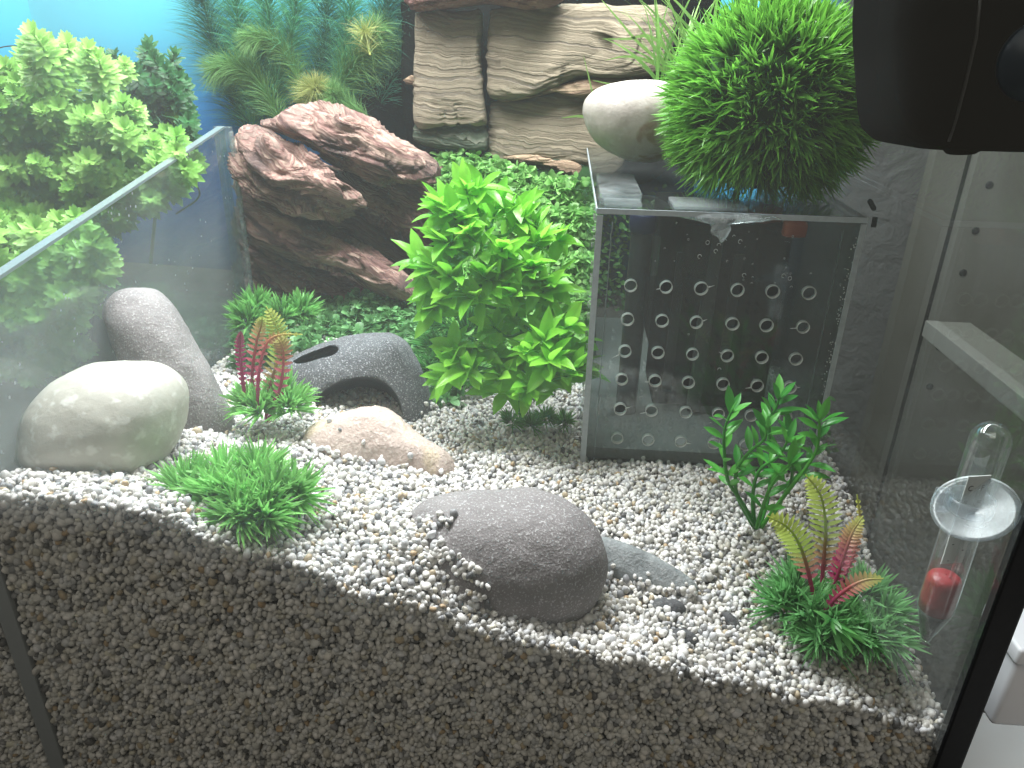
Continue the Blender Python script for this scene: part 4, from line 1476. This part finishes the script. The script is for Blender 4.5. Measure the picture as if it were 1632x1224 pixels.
tuft(fr, [(1250, 975, .355, .024, 1.2), (1290, 985, .345, .022, 1.1), (1270, 950, .362, .024, 1.3), (1330, 1000, .338, .02, .9), (1370, 960, .36, .024, 1.2), (1400, 985, .35, .022, 1.0), (1375, 1020, .334, .02, .9), (1310, 1020, .334, .018, .8), (1410, 1020, .336, .018, .9)],
     (0.11, 0.38, 0.12), (0.30, 0.66, 0.26), 24, 9, 0.0195, 0.0020)
# a fresh bright sprig at the front of the tuft
c = np.array(at(1325, 990, Y=0.325)[:])
V, F, C = spiky(c, nr.normal(size=(3, 3)) * 0.5 + np.array((0.2, -0.5, 0.3)), np.tile(c, (3, 1)), 5, 0.018, 0.0034, 0.35, (0.06, 0.3, 0.06), (0.2, 0.55, 0.15), 0.2)
part('bright_sprig', V, F, G['blade'], fr, col=C)

# --- carpet of tiny leaves in front of the rocks
def carpet(name, poly, Yfun, n_, size, c0, c1, label, cat=None):
    xs_, ys_ = [p[0] for p in poly], [p[1] for p in poly]
    P, D = [], []
    while len(P) < n_:
        x, y = rng.uniform(min(xs_), max(xs_)), rng.uniform(min(ys_), max(ys_))
        ins = False
        j = len(poly) - 1
        for i in range(len(poly)):
            if (ys_[i] > y) != (ys_[j] > y) and x < (xs_[j] - xs_[i]) * (y - ys_[i]) / (ys_[j] - ys_[i]) + xs_[i]:
                ins = not ins
            j = i
        if not ins:
            continue
        p = at(x, y, Y=Yfun(x, y))
        b = 0.010 * noise.noise(p * 45) + 0.006 * noise.noise(p * 110)
        P.append((p + Vector((0, -b, b * 0.8 + rng.uniform(-.008, .002))))[:])
        D.append((rng.uniform(-1, 1), rng.uniform(-1.2, 0.5), rng.uniform(-0.1, 1.0)))
    P, D = np.array(P), np.array(D)
    tint = nr.uniform(0.55, 1.3, (n_, 1))
    V, F, C = ribbons(P, D, size * nr.uniform(.6, 1.3, n_), size * 0.72, 0.25, 3, np.array(c0) * tint, np.array(c1) * tint, prof=np.array([0.3, 1.0, 0.95, 0.3]))
    return single(name, V, F, G['blade'], label, cat, kind='stuff', col=C)


GC = {}


def on_ground(x, y, Yw):
    k = (int(x // 12), int(y // 12))
    if k not in GC:
        GC[k] = ground_Y(k[0] * 12 + 6, k[1] * 12 + 6)
    return min(Yw, GC[k] - 0.002) if GC[k] < 0.74 else Yw


def lerp(y, y0, y1, a, b):
    return a + (b - a) * (y - y0) / (y1 - y0)


V0 = [(372, 590), (378, 500), (440, 478), (520, 476), (600, 468), (660, 470), (700, 500), (730, 560), (735, 640), (690, 640), (660, 560), (600, 545), (500, 560)]
carpet('carpet_plants', V0, lambda x, y: on_ground(x, y, lerp(y, 640, 465, 0.60, 0.74)), 7500, 0.0092, (0.12, 0.36, 0.11), (0.34, 0.66, 0.30), 'low carpet of tiny round green leaves under the brown layered rock')
V0 = [(690, 245), (720, 236), (780, 245), (830, 262), (880, 272), (930, 292), (945, 420), (930, 600), (860, 630), (760, 620), (715, 590), (690, 520), (700, 400), (690, 290)]
carpet('carpet_plants', V0, lambda x, y: on_ground(x, y, lerp(y, 690, 236, 0.60, 0.835)), 9000, 0.0092, (0.17, 0.48, 0.10), (0.48, 0.82, 0.30), 'slope of tiny green leaves rising behind the broad leaf plant to the beige rock')
V0 = [(930, 300), (1080, 300), (1080, 480), (1330, 640), (1330, 760), (920, 730)]
carpet('carpet_plants', V0, lambda x, y: lerp(y, 760, 300, 0.815, 0.90), 2600, 0.0085, (0.09, 0.28, 0.08), (0.24, 0.52, 0.17), 'dim green carpet of leaves seen through the drilled box')
# mound that carries the carpets
def mound(poly, Yfun, name, lab):
    pass


for poly, Yf, lab in (((380, 476, 740, 640), lambda x, y: lerp(y, 640, 465, 0.615, 0.765), 'mossy bank of dark soil under the brown rock'), ((688, 250, 950, 700), lambda x, y: lerp(y, 690, 236, 0.62, 0.86), 'mossy bank of dark soil rising to the beige rock')):
    x0, y0, x1, y1 = poly
    n1, n2 = 14, 16
    Vt = []
    for j in range(n2):
        for i in range(n1):
            x, y = x0 + (x1 - x0) * i / (n1 - 1), y0 + (y1 - y0) * j / (n2 - 1)
            Vt.append(at(x, y, Y=Yf(x, y))[:])
    Vt = np.array(Vt)
    Vd = Vt.copy()
    Vd[:, 1] += 0.02
    Vd[:, 2] = -0.34
    nn_ = len(Vt)
    Ft = []
    for j in range(n2 - 1):
        for i in range(n1 - 1):
            a = j * n1 + i
            Ft += [(a, a + 1, a + n1 + 1, a + n1), (nn_ + a, nn_ + a + n1, nn_ + a + n1 + 1, nn_ + a + 1)]
    ring = [i for i in range(n1)] + [j * n1 + n1 - 1 for j in range(1, n2)] + [(n2 - 1) * n1 + i for i in range(n1 - 2, -1, -1)] + [j * n1 for j in range(n2 - 2, 0, -1)]
    for k in range(len(ring)):
        a, b = ring[k], ring[(k + 1) % len(ring)]
        Ft.append((a, nn_ + a, nn_ + b, b))
    single('moss_bank', np.vstack([Vt, Vd]), Ft, plain('dark_moss', (0.02, 0.06, 0.018, 1), 0.9, 0.1, 0.5, 150), lab, None, kind='structure')

# --- feathery plants before the blue sheet
def feather(px_line, Y, R, c0, c1, label, n_whorl=64, per=18, group='feathery plants before the blue sheet', wd=0.0007):
    pl = smooth_line([at(x, y, Y=Y + 0.01 * sin(k))[:] for k, (x, y) in enumerate(px_line)], 12)
    root = thing('feathery_plant', pl[0], label, 'feathery plant', group)
    V, F = tube(pl, np.linspace(0.0012, 0.0004, len(pl)), 5)
    part('stem', V, F, plain('feathery_stem', tuple(c0) + (1,), 0.6, 0.2), root)
    P, D, L = [], [], []
    for k in range(n_whorl):
        s_ = 0.04 + 0.95 * k / (n_whorl - 1)
        q = s_ * (len(pl) - 1)
        i0 = min(int(q), len(pl) - 2)
        p = pl[i0] + (pl[i0 + 1] - pl[i0]) * (q - i0)
        tg = Vector(pl[i0 + 1] - pl[i0]).normalized()
        m = frame(tg)
        for j in range(per):
            a = 2 * pi * j / per + rng.uniform(-.3, .3)
            d = m @ Vector((rng.uniform(0.7, 1.5), cos(a), sin(a)))
            P.append(p)
            D.append(d[:])
            L.append(R * 1.9 * (0.55 + 0.45 * sin(pi * min(1, 0.15 + 0.8 * s_))) * rng.uniform(.8, 1.15))
    n_ = len(P)
    tint = nr.uniform(.7, 1.25, (n_, 1))
    V, F, C = ribbons(P, D, np.array(L), wd, 0.25, 4, np.array(c0) * tint, np.array(c1) * tint, jit=0.55)
    part('feathery_leaves', V, F, G['blade'], root, col=C, kind='stuff')


dgn, mgn, ygn, ylw = ((0.05, 0.20, 0.13), (0.11, 0.38, 0.28)), ((0.09, 0.36, 0.17), (0.20, 0.58, 0.33)), ((0.15, 0.34, 0.10), (0.28, 0.52, 0.20)), ((0.36, 0.42, 0.12), (0.58, 0.60, 0.24))
feather([(395, 215), (372, 150), (345, 80), (325, 10), (315, -40)], .91, .030, *dgn, 'dark teal feathery plant leaning left, outermost against the blue')
feather([(405, 215), (400, 150), (392, 90), (378, 30), (370, -40)], .905, .026, *mgn, 'green feathery plant second from the open blue side')
feather([(430, 210), (440, 140), (460, 80), (470, 20), (475, -40)], .90, .028, *mgn, 'mid green feathery plant above the left end of the brown rock')
feather([(450, 200), (425, 150), (400, 120), (370, 105), (340, 110)], .885, .020, *ygn, 'yellowish feathery plant arching left toward the blue')
feather([(470, 200), (500, 140), (515, 80), (520, 20), (525, -40)], .905, .026, *dgn, 'dark feathery plant in the middle of the cluster')
feather([(500, 200), (530, 150), (560, 110), (585, 75), (600, 40)], .895, .024, *ygn, 'bright yellow green feathery plant leaning right near the beige rock')
feather([(560, 200), (590, 130), (610, 60), (615, 0), (618, -40)], .908, .028, *dgn, 'dark green feathery plant closest to the beige rock wall')
feather([(600, 180), (630, 110), (645, 50), (648, -30)], .908, .022, *dgn, 'deep green feathery plant tucked beside the beige rock wall')
feather([(420, 200), (410, 120), (430, 60), (425, 0), (420, -40)], .90, .024, *mgn, 'green feathery plant standing upright between two leaning ones')
feather([(540, 190), (545, 120), (555, 50), (560, -40)], .90, .024, *mgn, 'tall green feathery plant right of the cluster middle')
feather([(530, 190), (515, 172), (505, 150), (500, 138)], .87, .018, *ylw, 'pale yellow feathery shoot just above the brown rock')
feather([(590, 190), (560, 175), (540, 160), (528, 150)], .87, .018, *ygn, 'yellow green feathery shoot by the dark gap')
feather([(590, 88), (585, 70), (582, 55), (580, 48)], .86, .016, *ylw, 'small pale starry feathery tip before the dark leaves', 14, 14)
feather([(480, 180), (470, 110), (440, 70), (415, 60), (395, 62)], .885, .016, *ygn, 'light green feathery plant curving left in mid cluster')

# --- long grass top right of the beige rock
gr = thing('long_grass', at(1090, 200, Y=0.74), 'long arching light green grass blades behind the grass ball', 'grass')
P, D, L = [], [], []
for k in range(70):
    p = at(rng.uniform(1040, 1150), rng.uniform(90, 170), Y=rng.uniform(.70, .76))
    P.append(p[:])
    D.append((rng.uniform(-0.9, 0.35), rng.uniform(-.2, .2), 1.0))
    L.append(rng.uniform(.05, .12))
tint = nr.uniform(.7, 1.25, (70, 1))
V, F, C = ribbons(P, D, np.array(L), 0.0032, 0.25, 6, np.array((0.12, 0.30, 0.06)) * tint, np.array((0.32, 0.50, 0.14)) * tint, jit=0.25)
part('grass_blades', V, F, G['blade'], gr, col=C, kind='stuff')
for ln in ([(1080, 120), (1020, 70), (985, 30), (955, -5)], [(1090, 110), (1040, 60), (1000, 62), (960, 62)], [(1060, 150), (1000, 140), (945, 128), (938, 110)][:3], [(945, 150), (938, 120), (930, 88)], [(1080, 130), (1040, 100), (1000, 90), (965, 96)], [(960, 205), (930, 186), (895, 188)]):
    pl = smooth_line([at(x, y, Y=.74)[:] for x, y in ln], 6)
    n_ = len(pl)
    V = np.vstack([[p + np.array((0, 0, 1)) * 0.0016 * (1 - (k / n_) ** 2) for k, p in enumerate(pl)], [p - np.array((0.3, 0, 1)) * 0.0016 * (1 - (k / n_) ** 2) for k, p in enumerate(pl)]])
    F = [(k, k + 1, n_ + k + 1, n_ + k) for k in range(n_ - 1)]
    part('blade', V, F, G['blade'], gr, col=np.tile((0.30, 0.48, 0.13), (len(V), 1)))

# --- small weeds around the plant's foot and right of the cave
wd = thing('green_weed', at(700, 640, Y=0.58), 'dark green fine-leaved weed standing right of the cave', 'plant')
tuft(wd, [(690, 600, .60, .03, 1.6), (715, 590, .60, .03, 1.7), (700, 560, .62, .03, 1.7), (735, 610, .59, .028, 1.5), (745, 540, .62, .03, 1.6), (720, 520, .63, .03, 1.7)], (0.03, 0.16, 0.03), (0.10, 0.36, 0.08), 22, 8, 0.022, 0.0016)
wd = thing('green_weed', at(840, 690, Y=0.535), 'small feathery green weed at the foot of the broad leaf plant', 'plant')
tuft(wd, [(815, 675, .535, .014, .9), (845, 680, .53, .016, .9), (870, 670, .54, .014, .9), (900, 675, .54, .014, .7)], (0.07, 0.25, 0.05), (0.22, 0.50, 0.14), 18, 9, 0.014, 0.0011)
wd = thing('green_weed', at(405, 560, Y=0.56), 'bright green leafy weed behind the purple fern by the divider corner', 'plant')
tuft(wd, [(395, 520, .58, .022, 1.5), (410, 500, .60, .022, 1.5), (450, 510, .60, .022, 1.4), (480, 505, .61, .022, 1.4)], (0.08, 0.32, 0.06), (0.26, 0.62, 0.17), 22, 8, 0.019, 0.0024)
wd = thing('green_weed', at(8, 300, Y=0.80), 'dark teal grassy weed at the far left edge behind the lime bush', 'plant')
tuft(wd, [(5, 290, .80, .03, 1.8), (25, 295, .80, .03, 1.6)], (0.01, 0.10, 0.06), (0.03, 0.26, 0.14), 16, 7, 0.03, 0.002)

# ------------------------------------------------------------------ thermometer on the right pane
tx, ty = 0.2035, 0.3205
th_ = thing('thermometer', (tx, ty, -0.288), 'clear glass tube thermometer with red and grey filling stuck at the right pane', 'thermometer')
R_ = 0.0098
prof = [(0.0004, -0.288), (0.0025, -0.2865), (0.0085, -0.268), (R_, -0.263), (R_, -0.166)] + [(R_ * cos(a), -0.166 + R_ * sin(a)) for a in np.linspace(0.2, 1.5, 7)] + [(0.0002, -0.166 + R_)]
V, F = lathe(prof, (tx, ty, 0), 32)
part('glass_tube', V, F, M['tube_glass'], th_)
prof = [(0.0003, -0.2862), (0.0022, -0.285), (0.0078, -0.2685), (0.0088, -0.2655), (0.0003, -0.265)]
V, F = lathe(prof, (tx, ty, 0), 28)
part('grey_shot', V, F, M['lead'], th_)
V, F = lathe([(0.0003, -0.2648), (0.0089, -0.265), (0.0092, -0.258), (0.0092, -0.2485), (0.0090, -0.2462), (0.0082, -0.2445), (0.0070, -0.2437), (0.0050, -0.2432), (0.0003, -0.2428)], (tx, ty, 0), 28)
part('red_wax', V, F, M['red'], th_)
sc_ang = radians(12)
V, F = box(-0.0065, 0.0065, -0.0003, 0.0003, -0.235, -0.184)
rotm = np.array(((cos(sc_ang), -sin(sc_ang), 0), (sin(sc_ang), cos(sc_ang), 0), (0, 0, 1)))
scale_p = part('scale_card', V @ rotm.T + np.array((tx, ty - 0.001, 0)), F, M['paper'], th_, smooth=False)
V, F = tube([(tx + 0.001, ty - 0.0028, -0.2425), (tx + 0.001, ty - 0.0028, -0.19)], 0.0009, 8)
part('capillary', V, F, M['tube_glass'], th_)


def text(ch, x, z, size, parent, m):
    cu = bpy.data.curves.new('t', 'FONT')
    cu.body = ch
    cu.size = size
    cu.align_x = 'CENTER'
    cu.extrude = 0.0001
    q = bpy.data.objects.new('t', cu)
    COL.objects.link(q)
    dg = bpy.context.evaluated_depsgraph_get()
    dg.update()
    me = bpy.data.meshes.new_from_object(q.evaluated_get(dg))
    bpy.data.objects.remove(q)
    me.transform(Matrix.Rotation(pi / 2, 4, 'X'))
    me.transform(Matrix.Translation((x, -0.0005, z)))
    me.transform(Matrix.Rotation(sc_ang, 4, 'Z'))
    me.transform(Matrix.Translation(Vector((tx, ty - 0.001, 0)) - th_.location))
    me.materials.clear()
    me.materials.append(m)
    me.name = 'scale_mark'
    o = link('scale_mark', me, parent)
    return o


for ch, x, z in (('C', -0.0035, -0.192), ('F', 0.0035, -0.192), ('=', -0.004, -0.200), ('=', 0.004, -0.200), ('-', -0.003, -0.224), ('-', 0.004, -0.228), ('-', -0.003, -0.234)):
    text(ch, x, z, 0.0042, scale_p, M['ink'])
# rubber suction cup facing the room side, with the band that grips the tube
cupc = Vector(at(1554, 816, Y=0.3075))
cn = Vector((-0.40, -0.26, 0.87)).normalized()
prof = [(0.0002, -0.006), (0.004, -0.0058), (0.0065, -0.0035), (0.011, -0.001), (0.0172, 0.0014), (0.0176, 0.0019), (0.015, 0.0014), (0.009, -0.0002), (0.0002, -0.0018)]
V, F = lathe(prof, (0, 0, 0), 36)
q = cn.to_track_quat('Z', 'Y').to_matrix()
V = (V * 1.15) @ np.array(q).T + np.array(cupc)
part('suction_cup', V, F, M['cup'], th_)
V, F = lathe([(0.0001, -0.0105), (0.0036, -0.010), (0.0042, -0.0062), (0.0001, -0.0060)], (0, 0, 0), 20)
part('cup_stub', V @ np.array(q).T + np.array(cupc), F, M['cup'], th_)
V, F = lathe([(R_ + 0.0002, -0.2035), (R_ + 0.0022, -0.2035), (R_ + 0.0022, -0.1965), (R_ + 0.0002, -0.1965), (R_ + 0.0002, -0.2035)], (tx, ty, 0), 28)
part('rubber_band', V, F, M['cup'], th_)
V, F = box(tx - 0.0185, tx - 0.0115, ty - 0.004, ty + 0.003, -0.204, -0.193, 0.001)
part('band_lug', V, F, M['cup'], th_)
th_.scale = (0.9, 0.9, 1.0)

# ------------------------------------------------------------------ black housing at the upper right
hb = thing('black_housing', (0.19, 0.345, -0.045), 'rounded black plastic housing hanging at the upper right corner', 'housing')
o1 = [(1396, -60), (1420, -62), (1700, -62), (1720, 60), (1700, 170), (1650, 220), (1618, 236), (1540, 236), (1440, 232), (1412, 220), (1398, 195), (1392, 120), (1388, 30)]
V, F = inflate(o1, 0.335, 0.024, 9, 5, face=(0.05, -1, 0.05))
part('shell', V, F, M['black_plastic'], hb)
o2 = [(1424, -60), (1700, -60), (1700, 180), (1640, 225), (1560, 238), (1470, 228), (1432, 200), (1412, 150), (1408, 80), (1414, 10)]
V, F = inflate(o2, 0.312, 0.010, 7, 5, face=(0.05, -1, 0.05))
fsh = part('front_shell', V, F, M['black_plastic'], hb)
V, F = inflate([(1478, 222), (1500, 236), (1512, 246), (1550, 246), (1565, 240), (1600, 234), (1560, 226)], 0.318, 0.012, 4, 4)
part('latch', V, F, M['black_plastic'], fsh)
pl = [at(x, y, Y=0.3013)[:] for x, y in ((1566, -40), (1556, 60), (1540, 130), (1524, 190), (1512, 226))]
V, F = tube(pl, 0.00055, 5)
part('seam', V, F, M['dark_plastic'], fsh)
kc = at(1655, 98, Y=0.3005)
V, F = lathe([(0.0001, -0.004), (0.0125, -0.004), (0.0135, -0.002), (0.0135, 0.0015), (0.0001, 0.0025)], (0, 0, 0), 32)
q = Vector((0, -1, 0)).to_track_quat('Z', 'Y').to_matrix()
part('dial', V @ np.array(q).T + np.array(kc), F, plain('dark_blue_dial', (0.008, 0.02, 0.035, 1), 0.4, 0.4), fsh)

# ------------------------------------------------------------------ the room seen through the right pane
t = NT('rough_plaster')
c = t.ramp(t.noise(9, 4), [(0.3, (0.17, 0.17, 0.168)), (0.7, (0.21, 0.21, 0.207))])
h = t.math('ADD', t.noise(26, 5, 0.6, dist=0.8), t.math('MULTIPLY', t.noise(110, 3), 0.25))
wallm = t.done(t.bsdf(c, 0.9, 0.15, t.bump(h, 0.6, 0.008)))
V, F = box(0.235, 2.2, 1.10, 1.2, -1.0, 1.2)
single('room_wall', V, F, wallm, 'grey rough plaster wall behind the tank', None, kind='structure', smooth=False)
cabm = plain('grey_board', (0.17, 0.17, 0.148, 1), 0.55, 0.3, 0.15, 8)
cab = thing('shelf_cabinet', (0.6, 0.98, -0.95), 'pale grey board shelving with peg holes standing right of the tank', 'cabinet')
# side board left of the gap, board with peg holes right of it
xs0 = at(1490, 250, Y=0.98).x
xg = at(1560, 240, Y=0.95).x
V, F = box(xs0 - 0.006, xg - 0.0038, 0.965, 0.985, -0.95, 0.5)
part('board', V, F, cabm, cab, smooth=False)
V, F = box(xg + 0.0038, xg + 0.25, 0.955, 0.985, -0.95, 0.5)
part('board', V, F, cabm, cab, smooth=False)
V, F = box(xg - 0.0037, xg + 0.0037, 0.970, 0.984, -0.95, 0.5)
part('dark_gap', V, F, M['black_seal'], cab, smooth=False)
for px, py in ((1577, 295), (1555, 368), (1535, 435), (1497, 553), (1482, 616)):
    p = at(px, py, Y=0.9545)
    V, F = lathe([(0.0001, -0.0006), (0.0046, -0.0006), (0.0046, 0.0002), (0.0001, 0.0002)], (0, 0, 0), 16)
    part('peg_hole', V @ np.array(q).T + np.array(p), F, M['black_seal'], cab)
sz_ = at(1500, 520, X=0.36)
pa, pb = at(1490, 522, X=0.42), at(1660, 680, X=0.42)
pm = plain('pale_shelf_edge', (0.23, 0.23, 0.21, 1), 0.5, 0.3)
V, F = box(0.42, 0.435, 0.30, 0.84, pa.z - 0.019, pa.z, 0.001)
part('shelf_edge', V, F, pm, cab, smooth=False)
V, F = box(0.4355, 0.47, 0.30, 0.84, pa.z - 0.018, pa.z - 0.001)
part('shelf', V, F, cabm, cab, smooth=False)
# two dark clips seen on the wall beside the box
for pts_ in ([(1386, 320), (1393, 333)], [(1395, 346), (1392, 362)]):
    V, F = tube([at(*pts_[0], X=0.2275)[:], at(*pts_[1], X=0.2275)[:]], 0.0018, 6)
    single('dark_peg', V, F, M['black_plastic'], 'small dark peg outside the right pane, %s' % ('short and thick' if pts_[0][0] == 1386 else 'long and thin'), 'peg')
# table and white plastic tray outside the front right corner
tabm = plain('pale_table_top', (0.62, 0.63, 0.63, 1), 0.6, 0.3, 0.1, 30)
V, F = box(0.285, 1.2, -0.1, 0.435, -0.475, -0.455)
single('table_top', V, F, tabm, 'pale grey table top beside the front of the tank', None, kind='structure', smooth=False)
V, F = box(-0.9, 0.2845, -0.1, 1.09, -0.475, -0.456)
single('cabinet_top', V, F, plain('dark_cabinet_top', (0.05, 0.05, 0.048, 1), 0.6, 0.3, 0.1, 30), 'dark cabinet top under the tank', None, kind='structure', smooth=False)
V, F = box(-0.9, 2.2, -0.2, 1.09, -1.0, -0.96)
single('room_floor', V, F, plain('dark_floor', (0.06, 0.058, 0.055, 1), 0.6, 0.3, 0.1, 10), 'dark floor of the room', None, kind='structure', smooth=False)
tr = thing('plastic_tray', (0.30, 0.36, -0.455), 'white slotted plastic tray on the table beyond the black corner strip', 'tray')
wp = plain('white_plastic', (0.75, 0.76, 0.80, 1), 0.4, 0.4, 0.05)
p0 = at(1597, 1052, Y=0.36)
V, F = box(p0.x + 0.002, p0.x + 0.10, 0.352, 0.385, p0.z - 0.045, p0.z + 0.008, 0.003)
part('tray_body', V, F, wp, tr)
V, F = box(p0.x - 0.002, p0.x + 0.10, 0.347, 0.388, p0.z + 0.0085, p0.z + 0.020, 0.002)
part('tray_rim', V, F, wp, tr)
for k in range(3):
    V, F = box(p0.x + 0.004 + k * 0.02, p0.x + 0.007 + k * 0.02, 0.3460, 0.3468, p0.z + 0.011, p0.z + 0.0175, 0.0003)
    part('slot', V, F, M['ink'], tr, smooth=False)

# --- loose hair-thin line against the blue
pl = smooth_line([at(-10, 80, Y=.80)[:], at(10, 74, Y=.80)[:], at(35, 75, Y=.80)[:], at(60, 90, Y=.80)[:], at(75, 100, Y=.80)[:]], 8)
V, F = tube(pl, 0.0006, 5)
single('thin_wire', V, F, M['dark_plastic'], 'thin dark curved wire above the lime bush against the blue', 'wire')
